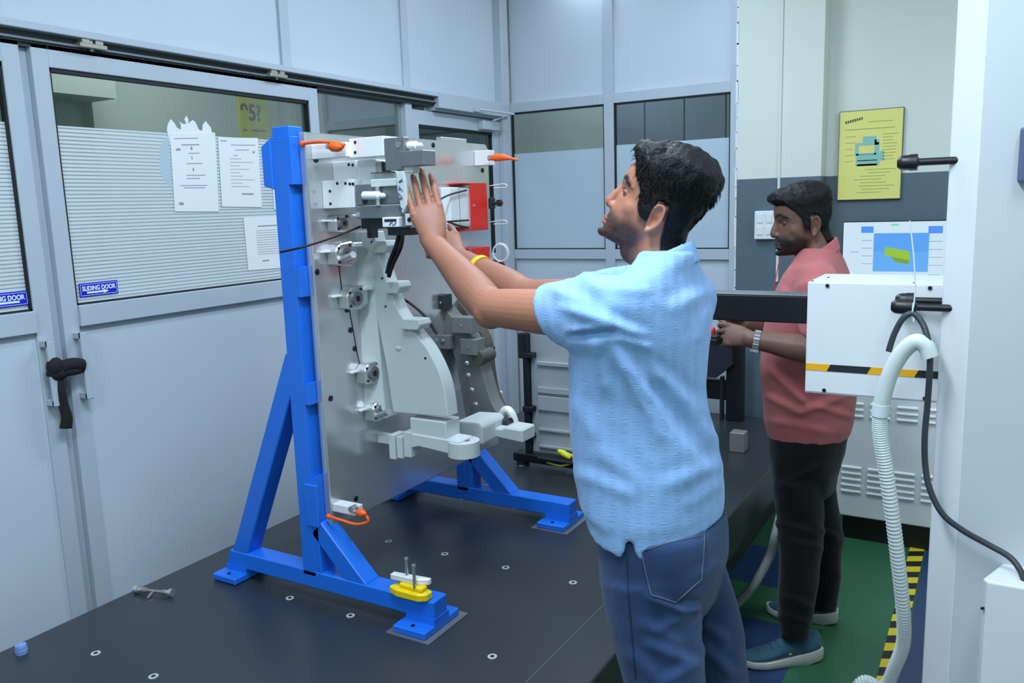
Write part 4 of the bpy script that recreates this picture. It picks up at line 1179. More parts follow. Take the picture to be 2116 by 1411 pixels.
# grey hose on the floor under the table edge
pts = [at(q[0], q[1], 'z', q[2]) for q in ((1622, 1020, 0.46), (1612, 1066, 0.42), (1602, 1108, 0.355), (1590, 1150, 0.26), (1560, 1205, 0.16), (1525, 1245, 0.07), (1488, 1272, 0.02), (1440, 1300, 0.02))]
g = MB(); g.tube(spline(pts, 6), 0.017, 12); obj('floor_hose', g, M('grey_hose', (176, 180, 176), 0.5), None, smooth=60, label='grey flexible hose curving from under the table to the floor', cat='hose')

# ================================================================== CABINET AND MONITOR
YCB = 4.0
CB = empty('control_cabinet', (-0.3, 4.17, 0), 'white louvred control cabinet against the far wall', 'cabinet')
x0, x1 = -0.60, 0.25
g = MB(); g.box((x0, YCB, 0.12), (x1, YF - 0.01, 1.17), 0.006, 2); obj('body', g, WHITE2, CB)
g = MB(); g.box((x0 + 0.03, YCB + 0.03, 0.0), (x1 - 0.03, YF - 0.03, 0.12)); obj('plinth', g, BLACK, CB)
for row, zz0 in enumerate((0.368, 0.675)):
    for col_ in range(6):
        xa = -0.578 + col_ * 0.113
        for k in range(5 if row == 0 else 3):
            z = zz0 - k * 0.029
            g = MB(); g.prism([(YCB + 0.001, z), (YCB - 0.010, z - 0.006), (YCB - 0.010, z - 0.010), (YCB + 0.001, z - 0.016)], 'x', xa, xa + 0.085); obj('louvre', g, WHITE2, CB)

MO = empty('monitor', (-0.42, 4.2, 1.17), 'wide monitor showing a green part on a blue screen', 'monitor')
a, b = at(1742, 458, 'y', 4.2), at(1956, 600, 'y', 4.2)
mx0, mx1, mz0, mz1 = a.x, -0.155, 1.20, a.z
g = MB(); g.box((mx0, 4.2, mz0), (mx1, 4.235, mz1), 0.003); obj('housing', g, BLACK, MO)
g = MB(); g.box((-0.46, 4.22, 1.171), (-0.34, 4.28, 1.24)); g.box((-0.52, 4.16, 1.1705), (-0.28, 4.32, 1.18), 0.003); obj('stand', g, BLACK, MO)
def EM(name, rgb, s): 
    mt = M(name, rgb, 0.4, emit=s); mt.node_tree.nodes['Principled BSDF'].inputs['Base Color'].default_value = (0.02, 0.02, 0.02, 1); return mt
S_W = EM('screen_white', (206, 232, 250), 0.92); S_B = EM('screen_blue', (96, 176, 250), 0.9); S_B2 = EM('screen_deep_blue', (72, 150, 250), 0.9); S_Y = EM('screen_green_part', (150, 200, 50), 0.9); S_Y2 = EM('screen_part_dark', (120, 166, 40), 0.9); S_G = EM('screen_grey', (150, 190, 214), 0.8); S_GR = EM('screen_green', (110, 220, 170), 0.9)
ys = 4.1985
def scr(name, rects, mat, off=0.0):
    g = MB()
    for (p0, q0, p1, q1) in rects:
        u, v = at(p0, q0, 'y', ys - off), at(p1, q1, 'y', ys - off)
        g.quad((u.x, ys - off, v.z), (v.x, ys - off, v.z), (v.x, ys - off, u.z), (u.x, ys - off, u.z))
    obj(name, g, mat, MO)
g = MB(); g.quad((mx0 + 0.004, ys, mz0 + 0.006), (mx1 - 0.004, ys, mz0 + 0.006), (mx1 - 0.004, ys, mz1 - 0.004), (mx0 + 0.004, ys, mz1 - 0.004)); obj('screen', g, S_W, MO)
scr('viewport', [(1806, 482, 1917, 562)], S_B, 0.0004)
scr('viewport_sky', [(1806, 482, 1917, 520)], EM('screen_mid_blue', (84, 164, 250), 0.9), 0.0006)
scr('toolbar_tab', [(1780, 468, 1805, 481), (1919, 467, 1948, 482)], S_B2, 0.0005)
scr('tool_lines', [(1781, 496 + 16 * q, 1803, 497.5 + 16 * q) for q in range(4)] + [(1919, 498 + 16.5 * q, 1948, 499.5 + 16.5 * q) for q in range(4)] + [(1757, 520, 1775, 521.5)], S_G, 0.0005)
scr('status_chip', [(1842, 463, 1858, 466), (1917, 567, 1942, 573)], S_GR, 0.0005)
def poly(name, pts, mat, off):
    g = MB(); g.ngon([tuple(at(q[0], q[1], 'y', ys - off)) for q in pts][::-1]); obj(name, g, mat, MO)
poly('part_image', [(1828, 511), (1836, 511), (1879, 519), (1880, 538), (1850, 532), (1838, 529), (1828, 530)], S_Y, 0.0008)
poly('part_image', [(1841, 530), (1880, 538), (1876, 546), (1850, 541)], S_Y2, 0.0008)
# ================================================================== PEOPLE
from mathutils.bvhtree import BVHTree


def remesh(mb, voxel, it=2, fac=0.5):
    me = mb.mesh('tmp')
    o = bpy.data.objects.new('tmp', me)
    COL.objects.link(o)
    md = o.modifiers.new('r', 'REMESH'); md.mode = 'VOXEL'; md.voxel_size = voxel; md.adaptivity = 0
    if it:
        ms = o.modifiers.new('s', 'SMOOTH'); ms.iterations = it; ms.factor = fac
    bpy.context.view_layer.update()
    res = bpy.data.meshes.new_from_object(o.evaluated_get(bpy.context.evaluated_depsgraph_get()))
    bpy.data.objects.remove(o)
    bpy.data.meshes.remove(me)
    return res


def sm(a, b, x):
    if a == b: return 1.0 if x > a else 0.0
    t = max(0.0, min(1.0, (x - a) / (b - a)))
    return t * t * (3 - 2 * t)


def lerp_tab(tab, z):
    """piecewise smooth lookup, tab sorted ascending by first value"""
    if z <= tab[0][0]: return tab[0][1:]
    for p, q in zip(tab, tab[1:]):
        if z <= q[0]:
            t = (z - p[0]) / (q[0] - p[0])
            return tuple(a + (b - a) * t for a, b in zip(p[1:], q[1:]))
    return tab[-1][1:]


def head_axes(yaw, pit):
    h = V((-math.cos(yaw), -math.sin(yaw), 0)); up0 = V((0, 0, 1))
    fw = h * math.cos(pit) + up0 * math.sin(pit); up = -h * math.sin(pit) + up0 * math.cos(pit)
    return fw, up.cross(fw), up


# z, front x, back x, half width, squareness of the front
HEADTAB = [(-0.112, 0.072, 0.020, 0.016), (-0.106, 0.088, -0.005, 0.030), (-0.094, 0.0935, -0.02, 0.043), (-0.080, 0.090, -0.032, 0.051), (-0.066, 0.0905, -0.045, 0.057),
           (-0.048, 0.089, -0.060, 0.062), (-0.028, 0.086, -0.077, 0.067), (-0.008, 0.084, -0.085, 0.0705), (0.012, 0.087, -0.090, 0.073), (0.03, 0.090, -0.093, 0.0745),
           (0.05, 0.088, -0.094, 0.0745), (0.068, 0.081, -0.091, 0.071), (0.084, 0.068, -0.083, 0.064), (0.098, 0.048, -0.069, 0.052), (0.108, 0.024, -0.047, 0.035), (0.112, 0.0, -0.02, 0.015)]


def build_head(g, X, s, nose_x=0.110):
    """X: local -> world; adds head volumes to g"""
    N = 36
    rings = []
    for i in range(len(HEADTAB) * 3 - 2):
        u = i / 3
        a = HEADTAB[int(u)]; b = HEADTAB[min(int(u) + 1, len(HEADTAB) - 1)]; t = u - int(u)
        z, xf, xb, hw = (p + (q - p) * t for p, q in zip(a, b))
        xc = (xf * 0.42 + xb * 0.58)
        ring = []
        for k in range(N):
            th = 2 * math.pi * k / N
            c, sn = math.cos(th), math.sin(th)
            x = xc + ((xf - xc) if c > 0 else (xc - xb)) * c
            taper = 1 - 0.16 * max(0, c) ** 2 * (1 if z < 0.02 else 0.6)
            y = hw * (abs(sn) ** 0.86) * (1 if sn > 0 else -1) * taper
            ring.append(X(x, y, z))
        rings.append(ring)
    g.loft(rings)
    # nose
    def T(pts, rs, seg=12):
        g.tube([X(*p) for p in pts], [(r[0] * s, r[1] * s) if isinstance(r, tuple) else r * s for r in rs], seg, round_caps=True)
    T([(0.080, 0, 0.016), (0.086, 0, 0.0), (0.093, 0, -0.016), (nose_x - 0.011, 0, -0.031)], [0.0085, 0.009, 0.0105, 0.0125])
    g.ell(X(nose_x - 0.0115, 0, -0.035), 0.0118 * s)
    for sg in (-1, 1):
        g.ell(X(nose_x - 0.021, sg * 0.0115, -0.039), 0.0088 * s)
        # brow ridge, cheek bones, lips corners
        g.tube([X(0.0815, sg * 0.006, 0.019), X(0.0775, sg * 0.024, 0.023), X(0.066, sg * 0.040, 0.023), X(0.050, sg * 0.052, 0.018)], [0.0085 * s, 0.0085 * s, 0.0085 * s, 0.007 * s], 12, round_caps=True)
        g.ell(X(0.034, sg * 0.036, -0.024), 0.0275 * s)
        g.ell(X(0.044, sg * 0.026, -0.062), 0.030 * s)
        XE_ = lambda x, y, z: X(x - 0.013, y, z - 0.010)
        # ear: shell, rim, lobe
        rt = None
        pts = [XE_(-0.002, sg * 0.069, -0.036), XE_(0.002, sg * 0.073, -0.018), XE_(0.001, sg * 0.077, 0.004), XE_(-0.008, sg * 0.082, 0.018), XE_(-0.020, sg * 0.085, 0.017), XE_(-0.026, sg * 0.086, 0.003), XE_(-0.024, sg * 0.083, -0.014), XE_(-0.015, sg * 0.078, -0.030), XE_(-0.006, sg * 0.073, -0.041)]
        g.tube(spline(pts, 4), 0.0040 * s, 8, round_caps=True)
        cen = XE_(-0.012, sg * 0.0745, -0.009)
        g.loft([[XE_(p[0], sg * (p[1]), p[2]) for p in ((0.0, 0.066, -0.036), (0.001, 0.066, -0.012), (-0.003, 0.066, 0.010), (-0.014, 0.066, 0.016), (-0.023, 0.066, 0.006), (-0.022, 0.066, -0.014), (-0.012, 0.066, -0.034))],
                [XE_(p[0], sg * (p[1]), p[2]) for p in ((-0.002, 0.0715, -0.038), (-0.001, 0.0735, -0.012), (-0.004, 0.0765, 0.010), (-0.014, 0.081, 0.016), (-0.024, 0.083, 0.006), (-0.022, 0.080, -0.014), (-0.012, 0.0755, -0.034))]])
        g.ell(XE_(-0.004, sg * 0.0735, -0.040), 0.0072 * s)
    # lips
    g.tube([X(0.080, -0.024, -0.0715), X(0.0905, -0.012, -0.0685), X(0.0945, 0, -0.0675), X(0.0905, 0.012, -0.0685), X(0.080, 0.024, -0.0715)], [0.0030 * s, 0.0048 * s, 0.0052 * s, 0.0048 * s, 0.0030 * s], 10, round_caps=True)
    g.tube([X(0.080, -0.021, -0.0755), X(0.089, -0.011, -0.0785), X(0.0925, 0, -0.0795), X(0.089, 0.011, -0.0785), X(0.080, 0.021, -0.0755)], [0.0030 * s, 0.0052 * s, 0.0060 * s, 0.0052 * s, 0.0030 * s], 10, round_caps=True)
    g.ell(X(0.084, 0, -0.099), (0.016 * s, 0.016 * s, 0.013 * s))


def bump_at(p, c, r):
    d = (p - c).length / r
    return math.exp(-d * d)


def smooth_face(me, Xi, its=14):
    """evens out cheeks, jaw and temples; keeps nose, lips, brows and ears crisp"""
    cos_, _n = get_geo(me)
    w = {}
    for i, c in enumerate(cos_):
        l = Xi(c)
        if l.length > 0.19: continue
        ay = abs(l.y)
        k = sm(0.015, 0.030, ay) * sm(0.020, 0.008, l.z) * sm(-0.03, 0.0, l.x) * (1 - sm(0.064, 0.068, ay) * sm(0.012, -0.006, l.x))
        k = max(k, sm(0.03, 0.045, l.z) * sm(0.02, 0.05, l.x), sm(-0.100, -0.112, l.z) * 0.9)
        if l.x > 0.06 and ay < 0.026 and -0.09 < l.z < -0.055: k = 0
        if k > 0.02: w[i] = k
    nb_ = {i: [] for i in w}
    for e in me.edges:
        a, b = e.vertices
        if a in nb_: nb_[a].append(b)
        if b in nb_: nb_[b].append(a)
    for _ in range(its):
        new = {}
        for i, k in w.items():
            av = V()
            for j in nb_[i]: av += cos_[j]
            new[i] = cos_[i].lerp(av / len(nb_[i]), 0.7 * k)
        for i, c in new.items(): cos_[i] = c
    put_geo(me, cos_)


def sculpt_head(me, Xi, X, s):
    """local dents after the remesh: eye sockets, mouth line, concha, philtrum"""
    for v in me.vertices:
        l = Xi(v.co)
        if abs(l.x) > 0.16 or abs(l.y) > 0.12 or abs(l.z) > 0.15: continue
        d = V()
        ay = abs(l.y); sg = 1 if l.y > 0 else -1
        q = V((l.x, ay, l.z))
        if l.x > 0.04:
            d.x -= 0.0075 * math.exp(-(((ay - 0.031) / 0.014) ** 2 + ((l.z - 0.001) / 0.0085) ** 2))
            d.x -= 0.0028 * math.exp(-(((l.z + 0.0735) / 0.0022) ** 2)) * sm(0.027, 0.016, ay)
            d.x -= 0.004 * math.exp(-((l.z + 0.090) / 0.005) ** 2) * sm(0.03, 0.012, ay)
        # concha of the ear
        if ay > 0.066 and -0.039 < l.x < -0.009:
            d.y -= sg * 0.0060 * math.exp(-(((l.x + 0.023) / 0.0065) ** 2 + ((l.z + 0.023) / 0.011) ** 2))
            d.y -= sg * 0.0030 * math.exp(-(((l.x + 0.027) / 0.005) ** 2 + ((l.z + 0.004) / 0.006) ** 2))
        if d.length_squared > 0:
            v.co = X(l.x + d.x, l.y + d.y, l.z + d.z)


def color_body(me, Xi, skin, dark, beard, lip, beard_amt, hairmask, arm=None):
    ca = me.color_attributes.new('Col', 'FLOAT_COLOR', 'POINT')
    sk, bd, lp, dk = V(lin(skin)), V(lin(beard)), V(lin(lip)), V(lin(dark))
    for i, v in enumerate(me.vertices):
        l = Xi(v.co)
        n1 = noise.noise(v.co * 22) * 0.5 + noise.noise(v.co * 60) * 0.25
        c = sk * (1 + 0.10 * n1)
        if arm is not None and l.length > 0.2:   # forearms and hands are darker than the upper arm
            e_, w_ = arm
            d_ = (w_ - e_).normalized()
            c = c * (1 - 0.30 * sm(-0.08, 0.06, (v.co - e_).dot(d_)))
        if l.length < 0.2:
            ay = abs(l.y)
            jaw = sm(-0.030, -0.062, l.z + 0.35 * max(0, 0.03 - l.x)) * sm(-0.022, 0.012, l.x)
            mus = math.exp(-((l.z + 0.056) / 0.0075) ** 2) * sm(0.034, 0.024, ay) * sm(0.06, 0.08, l.x)
            chin = sm(-0.084, -0.094, l.z) * sm(-0.02, 0.03, l.x)
            side = sm(-0.060, -0.030, l.z) * sm(0.024, 0.006, l.x) * sm(-0.014, -0.004, l.x) * sm(0.03, 0.0, l.z)
            b = min(1, max(jaw * 0.95, mus, chin, side * 0.9))
            b *= beard_amt * (0.92 + 0.16 * noise.noise(v.co * 330))
            b = max(0, min(1, b))
            lipw = 0
            if l.x > 0.076:
                lipw = math.exp(-((l.z + 0.0738) / 0.0075) ** 4) * sm(0.024, 0.019, ay)
            c = c.lerp(bd, b * (1 - 0.85 * lipw))
            c = c.lerp(lp, lipw * 0.75)
            if l.x > 0.03:   # eyebrows, lash line
                arch = 0.0235 + 0.006 * sm(0.008, 0.034, ay) - 0.010 * sm(0.036, 0.054, ay)
                eb = math.exp(-((l.z - arch) / 0.0058) ** 2) * sm(0.008, 0.013, ay) * sm(0.060, 0.050, ay)
                c = c.lerp(dk, min(1, eb * 1.4))
                ls = math.exp(-((l.z - 0.0055) / 0.0020) ** 2) * sm(0.014, 0.02, ay) * sm(0.05, 0.042, ay)
                c = c.lerp(dk, ls * 0.75)
            hm = hairmask(l)
            c = c.lerp(dk, sm(-0.35, 0.35, hm) * 0.92)
        ca.data[i].color = (c.x, c.y, c.z, 1)


def skin_material(name, rough=0.5):
    mt = bpy.data.materials.new(name); mt.use_nodes = True
    nt = mt.node_tree; b = nt.nodes['Principled BSDF']
    a = nt.nodes.new('ShaderNodeAttribute'); a.attribute_name = 'Col'
    nt.links.new(a.outputs['Color'], b.inputs['Base Color'])
    b.inputs['Roughness'].default_value = rough
    b.inputs['Subsurface Weight'].default_value = 0.08
    b.inputs['Subsurface Radius'].default_value = (0.012, 0.005, 0.003)
    tc = nt.nodes.new('ShaderNodeTexCoord'); n = nt.nodes.new('ShaderNodeTexNoise'); n.inputs['Scale'].default_value = 240
    bp = nt.nodes.new('ShaderNodeBump'); bp.inputs['Strength'].default_value = 0.12; bp.inputs['Distance'].default_value = 0.002
    nt.links.new(tc.outputs['Object'], n.inputs['Vector']); nt.links.new(n.outputs[0], bp.inputs['Height']); nt.links.new(bp.outputs[0], b.inputs['Normal'])
    return mt


def hair_mesh(me_head, X, mask, thick, seed, clumps, clump_len, rfac=1.0):
    """radial shell over the scalp; sinks below the skin where mask < 0, plus tufts"""
    dg = bmesh.new(); dg.from_mesh(me_head); bvh = BVHTree.FromBMesh(dg); dg.free()
    C0 = (0.0, 0.0, 0.015)
    c = X(*C0)
    NT, NP = 132, 84
    random.seed(seed)
    grid = []
    def sample(th, ph):
        dl = V((math.sin(ph) * math.cos(th), math.sin(ph) * math.sin(th), math.cos(ph)))
        dw = (X(C0[0] + dl.x, C0[1] + dl.y, C0[2] + dl.z) - c).normalized()
        hit = bvh.ray_cast(c + dw * 0.20, -dw, 0.25)
        r = 0.09 if hit[0] is None else (hit[0] - c).length
        l = V(C0) + dl * r
        return dl, dw, r, l
    g = MB()
    rows = []
    pts_ok = []
    for j in range(NP + 1):
        ph = math.pi * 0.90 * j / NP
        row = []
        for i in range(NT):
            th = 2 * math.pi * i / NT
            dl, dw, r, l = sample(th, ph)
            if abs(l.y) > 0.069 and -0.045 < l.x < -0.007 and l.z < 0.01:   # stay under the ear
                r = min(r, 0.071)
            m_ = mask(l) + 0.18 * noise.noise(l * 70)
            t = thick(l)
            n_ = noise.noise(V((l.x * 38, l.y * 38, l.z * 30)) + V((seed, 0, 0))) * 0.5 + noise.noise(V((l.x * 95, l.y * 95, l.z * 60))) * 0.35
            h = -0.006 + sm(-0.15, 0.35, m_) * (t + 0.0065) + max(0, sm(0.1, 0.7, m_)) * n_ * (0.0045 + t * 0.22)
            row.append((g.bm.verts.new(c + dw * (r + h * rfac)), m_))
            if m_ > 0.45: pts_ok.append((th, ph))
        rows.append(row)
    for a, b in zip(rows, rows[1:]):
        for i in range(NT):
            q4 = (a[i], a[(i + 1) % NT], b[(i + 1) % NT], b[i])
            if max(q[1] for q in q4) > -0.9: g.bm.faces.new([q[0] for q in q4])
    shell_pts = pts_ok
    for k in range(clumps):
        th, ph = random.choice(shell_pts)
        th += random.uniform(-0.02, 0.02); ph += random.uniform(-0.02, 0.02)
        dl, dw, r, l = sample(th, ph)
        t = thick(l)
        if t < 0.010 and random.random() < 0.5: continue
        if abs(l.y) > 0.058 and -0.05 < l.x < 0.004 and l.z < 0.032: continue
        root = c + dw * (r + t * 0.72)
        # comb direction: swept back and to the side on top, down on the sides
        cd = V((random.uniform(-0.5, 0.35), random.uniform(-0.5, 0.5), -0.15))
        if l.z > 0.06: cd = V((random.uniform(-0.3, 0.8) if l.x > 0.02 else random.uniform(-0.8, 0.2), random.uniform(-0.7, 0.7), 0.05))
        else: cd = V((-0.35 + random.uniform(-0.3, 0.3), 0, -0.8))
        cw = (X(cd.x, cd.y, cd.z) - X(0, 0, 0)).normalized()
        cw = (cw - dw * cw.dot(dw)).normalized()
        L = clump_len * random.uniform(0.5, 1.15) * (0.5 + 0.5 * min(1, t / 0.025))
        w = random.uniform(0.0004, 0.0010)
        k1 = random.uniform(0.05, 0.16); k2 = random.uniform(-0.06, 0.10)
        sd_ = cw.cross(dw) * random.uniform(-0.25, 0.25)
        p = [root, root + cw * L * 0.3 + dw * L * k1, root + (cw * 0.65 + sd_ * 0.5) * L + dw * L * (k1 + k2) * 0.9, root + (cw + sd_) * L + dw * L * k2]
        g.tube(p, [w, w, w * 0.7, w * 0.12], 4, caps=False)
    return g.mesh('hair')


def hand(g, W, F, A, s, curls, thumb, spread=0.03, mid_r=1.0, lens=1.0):
    """W wrist, F finger direction, A across the palm from little finger to index; back of the hand is A x F side"""
    F = F.normalized(); A = (A - F * A.dot(F)).normalized(); N = F.cross(A).normalized()   # back normal chosen by caller through A
    if curls.get('flip'): N = -N
    rings = []
    for (t, w, h, o) in ((-0.03, 0.026, 0.021, 0), (-0.005, 0.0255, 0.019, 0), (0.02, 0.031, 0.0185, 0.002), (0.045, 0.037, 0.017, 0.003), (0.07, 0.0405, 0.0150, 0.001), (0.088, 0.0405, 0.0125, 0.0), (0.098, 0.036, 0.009, 0)):
        c = W + F * (t * s) + A * (o * s)
        rings.append([c + A * (w * s * math.cos(2 * math.pi * k / 20)) + N * (h * s * math.sin(2 * math.pi * k / 20)) for k in range(20)])
    g.loft(rings)
    spec = [('index', 0.0318, 0.089, (0.045, 0.026, 0.021), 0.0091), ('middle', 0.0106, 0.094, (0.049, 0.030, 0.022), 0.0093), ('ring', -0.0108, 0.090, (0.045, 0.028, 0.021), 0.0089), ('little', -0.0312, 0.080, (0.035, 0.021, 0.019), 0.0081)]
    tips = {}
    for q, (nm, off, bs, ls, r) in enumerate(spec):
        c = curls[nm]
        d = (F + A * ((1.4 - q) * spread)).normalized()
        p = W + F * (bs * s - 0.012 * s) + A * (off * s)
        pts, rad = [p], [r * s * 1.05]
        ang = 0
        ax = A
        p = p + d * 0.012 * s
        pts.append(p); rad.append(r * s * 1.10)
        for k, L in enumerate(ls):
            ang += c[k]
            dk = (d * math.cos(ang) - N * math.sin(ang))
            pts.append(p + dk * L * s * lens * 0.5); rad.append(r * s * (0.97 - 0.07 * k))
            p = p + dk * L * s * lens
            pts.append(p); rad.append(r * s * ((1.02 - 0.09 * k) if k < 2 else 0.80))
        g.tube(pts, rad, 12, round_caps=True)
        # knuckle
        g.ell(W + F * (bs * s) + A * (off * s) + N * 0.0025 * s, 0.0092 * s)
        tips[nm] = (p, dk, N)
    if thumb:
        tb_, ta, tn, bend = thumb
        p = W + F * 0.018 * s + A * 0.018 * s - N * 0.006 * s
        d = (F * tb_ + A * ta + N * tn).normalized()
        pts, rad = [p], [0.0155 * s]
        for k, (L, r) in enumerate(((0.044, 0.0135), (0.034, 0.0112), (0.027, 0.0078))):
            dd = (d + F * bend * k * 0.5 - A * bend * k * 0.25).normalized()
            pts.append(p + dd * L * s * 0.5); rad.append(r * 1.05 * s)
            p = p + dd * L * s
            pts.append(p); rad.append(r * s)
        g.tube(pts, rad, 12, round_caps=True)
        tips['thumb'] = (p, dd, N)
    return tips


def ell_ring(c, ax, ay, a, b, n=48, pw=1.0, zf=None):
    out = []
    for k in range(n):
        t = 2 * math.pi * k / n
        cs, sn = math.cos(t), math.sin(t)
        p = V(c) + V(ax) * (a * (abs(cs) ** pw) * (1 if cs > 0 else -1)) + V(ay) * (b * (abs(sn) ** pw) * (1 if sn > 0 else -1))
        if zf: p.z += zf(t)
        out.append(p)
    return out


def fit_slices(rows, yc, n=(0.93, 0.36)):
    """rows: (py, xl, xr, half width along Y) read off the picture -> world ellipses centred on the plane y = yc"""
    out = []
    for (py, xl, xr, b) in rows:
        P = at((xl + xr) / 2, py, 'y', yc)
        t = (P - CAM).dot(_f)
        hw = (xr - xl) / 2 * t / F_PX
        a = math.sqrt(max(0.02 ** 2, hw * hw - (b * n[1]) ** 2)) / n[0]
        out.append((P, a, b))
    return out


def proj(p):
    d = p - CAM
    z = d.dot(_f)
    return 1058 + F_PX * d.dot(_r) / z, 705.5 - F_PX * d.dot(_u) / z


def get_geo(me):
    n = len(me.vertices)
    a = [0.0] * (3 * n); me.vertices.foreach_get('co', a)
    b = [0.0] * (3 * n); me.vertex_normals.foreach_get('vector', b)
    return [V(a[i:i + 3]) for i in range(0, 3 * n, 3)], [V(b[i:i + 3]) for i in range(0, 3 * n, 3)]


def put_geo(me, cos_):
    me.vertices.foreach_set('co', [c for v in cos_ for c in v])
    me.update()


def fold(me, segs, only_front=True):
    """soft cloth folds: (x0,y0,x1,y1,width_px,amp_m) ridges along picture segments, on the side that faces the camera"""
    cos_, nrm = get_geo(me)
    for i, co in enumerate(cos_):
        nv = nrm[i]
        if only_front and nv.dot(CAM - co) < 0: continue
        x, y = proj(co)
        s = 0
        for (x0, y0, x1, y1, w, a) in segs:
            dx, dy = x1 - x0, y1 - y0
            L2 = dx * dx + dy * dy
            t = ((x - x0) * dx + (y - y0) * dy) / L2
            if t < -0.3 or t > 1.3: continue
            d = ((x - x0) * dy - (y - y0) * dx) / math.sqrt(L2)
            e = sm(-0.3, 0.12, t) * sm(1.3, 0.88, t)
            k = d / w
            s += 1.0 * a * e * (math.exp(-k * k) - 0.40 * math.exp(-(k - 1.4) ** 2))
        s = max(-0.013, min(0.013, s))
        if s: cos_[i] = co + nv * s
    put_geo(me, cos_)


def rough_cloth(me, amp, sc, seed=0, zs=1.0):
    cos_, nrm = get_geo(me)
    for i, co in enumerate(cos_):
        p = V((co.x * sc, co.y * sc, co.z * sc * zs)) + V((seed * 7.1, 0, 0))
        cos_[i] = co + nrm[i] * (amp * (noise.noise(p) + 0.5 * noise.noise(p * 2.1)))
    put_geo(me, cos_)


def eye(parent, X, s, sg, look=(1, 0, 0)):
    c = X(0.0612, sg * 0.031, 0.000)
    g = MB(); g.ell(c, 0.0112 * s, seg=20, rings=14); o = obj('eyeball', g, EYEW, parent, smooth=180)
    f = (X(0.0612 + look[0], sg * 0.031 + look[1], look[2]) - c).normalized()
    g = MB(); g.ell(c + f * 0.0062 * s, 0.0054 * s, seg=14, rings=10); obj('iris', g, EYED, o, smooth=180)
    # lids
    up = (X(0.0612, sg * 0.031, 1) - c).normalized(); lf = (X(0.0612, sg * 0.031 + 1, 0) - c).normalized(); fw = (X(1, sg * 0.031, 0) - c).normalized()
    for dz, lab in ((1, 'upper_lid'), (-1, 'lower_lid')):
        g = MB(); rings = []
        for k in range(17):
            th = -2.3 + 4.6 * k / 16
            op = max(0.0, math.cos(th * 1.30)) if abs(th) < 1.2 else 0.0
            r_ = 0.0120 * s
            ring = []
            for j in range(7):
                e0 = -0.08 + (0.24 * op if dz > 0 else -0.20 * op); e1 = dz * 1.45
                el = e0 + (e1 - e0) * j / 6
                ring.append(c + (fw * math.cos(th) + lf * math.sin(th)) * (r_ * math.cos(el)) + up * (r_ * math.sin(el)))
            rings.append(ring)
        g.loft(rings, caps=False, closed=False)
        me = g.mesh(lab)
        obj(lab, me, LIDM[0], o, smooth=180)
    lash = []
    for k in range(13):
        th = -1.3 + 2.6 * k / 12
        el = -0.08 + 0.24 * (max(0.0, math.cos(th * 1.30)) if abs(th) < 1.2 else 0.0)
        lash.append(c + (fw * math.cos(th) + lf * math.sin(th)) * (0.0124 * s * math.cos(el)) + up * (0.0124 * s * math.sin(el)))
    g = MB(); g.tube(lash, 0.0011 * s, 6); obj('lashes', g, EYED, o, smooth=60)


EYEW = M('eye_white', (196, 192, 188), 0.25); EYED = M('eye_dark', (24, 16, 12), 0.15)
LIDM = [None]
HAIRM = M('black_hair', (12, 11, 11), 0.55, noise_amt=0.35, noise_scale=90, spec=0.28, bump=0.6, bump_scale=180)


def shoe(parent, heel, toe, mat_up, mat_sole, s=1.0, accents=True):
    d = (toe - heel); L = d.length; d.normalize(); n = V((-d.y, d.x, 0))
    secs = [(-0.02, 0.022, 0.040), (0.04, 0.033, 0.046), (0.18, 0.037, 0.046), (0.35, 0.036, 0.036), (0.52, 0.043, 0.031), (0.70, 0.049, 0.028), (0.85, 0.045, 0.025), (0.95, 0.031, 0.024), (1.0, 0.012, 0.028)]
    g = MB(); rings = []
    for (t, w, h) in secs:
        c = heel + d * (L * t) + V((0, 0, 0.0))
        lift = 0.012 * sm(0.75, 1.0, t) + 0.014 * sm(0.12, 0.0, t)
        rings.append([c + n * (w * x_) + V((0, 0, lift + h * z_)) for (x_, z_) in ((-0.85, 0), (-1.08, 0.5), (-1.0, 1.0), (0, 1.05), (1.0, 1.0), (1.08, 0.5), (0.85, 0), (0, -0.0))])
    g.loft(rings)
    me = g.mesh('sole'); 
    so = obj('shoe', shoe_upper(heel, d, n, L), mat_up, parent, smooth=180)
    obj('sole', me, mat_sole, so, smooth=50)
    for q, (t, zz, w_) in enumerate(((0.46, 0.094, 0.020), (0.53, 0.083, 0.021), (0.60, 0.073, 0.022))):
        c_ = heel + d * (L * t) + V((0, 0, zz))
        g = MB(); g.tube([c_ - n * w_ - V((0, 0, 0.008)), c_ + V((0, 0, 0.003)), c_ + n * w_ - V((0, 0, 0.008))], 0.0028, 6); obj('lace', g, mat_up, so, smooth=60)
    return so


def shoe_upper(heel, d, n, L):
    g = MB(); rings = []
    for (t, w, zt) in ((0.0, 0.020, 0.100), (0.05, 0.032, 0.116), (0.16, 0.036, 0.108), (0.28, 0.034, 0.098), (0.40, 0.035, 0.100), (0.50, 0.038, 0.086), (0.62, 0.042, 0.068), (0.75, 0.043, 0.056), (0.87, 0.037, 0.050), (0.95, 0.026, 0.044), (0.99, 0.010, 0.036)):
        c = heel + d * (L * t)
        ring = []
        for k in range(16):
            a = 2 * math.pi * k / 16
            zc = (0.022 + zt) / 2; hz = (zt - 0.022) / 2
            wz = math.sin(a); tw = w * (1 - 0.38 * max(0, wz) ** 1.5)
            ring.append(c + n * (tw * math.cos(a)) + V((0, 0, zc + hz * wz)))
        rings.append(ring)
    g.loft(rings)
    return remesh(g, 0.005, 2)


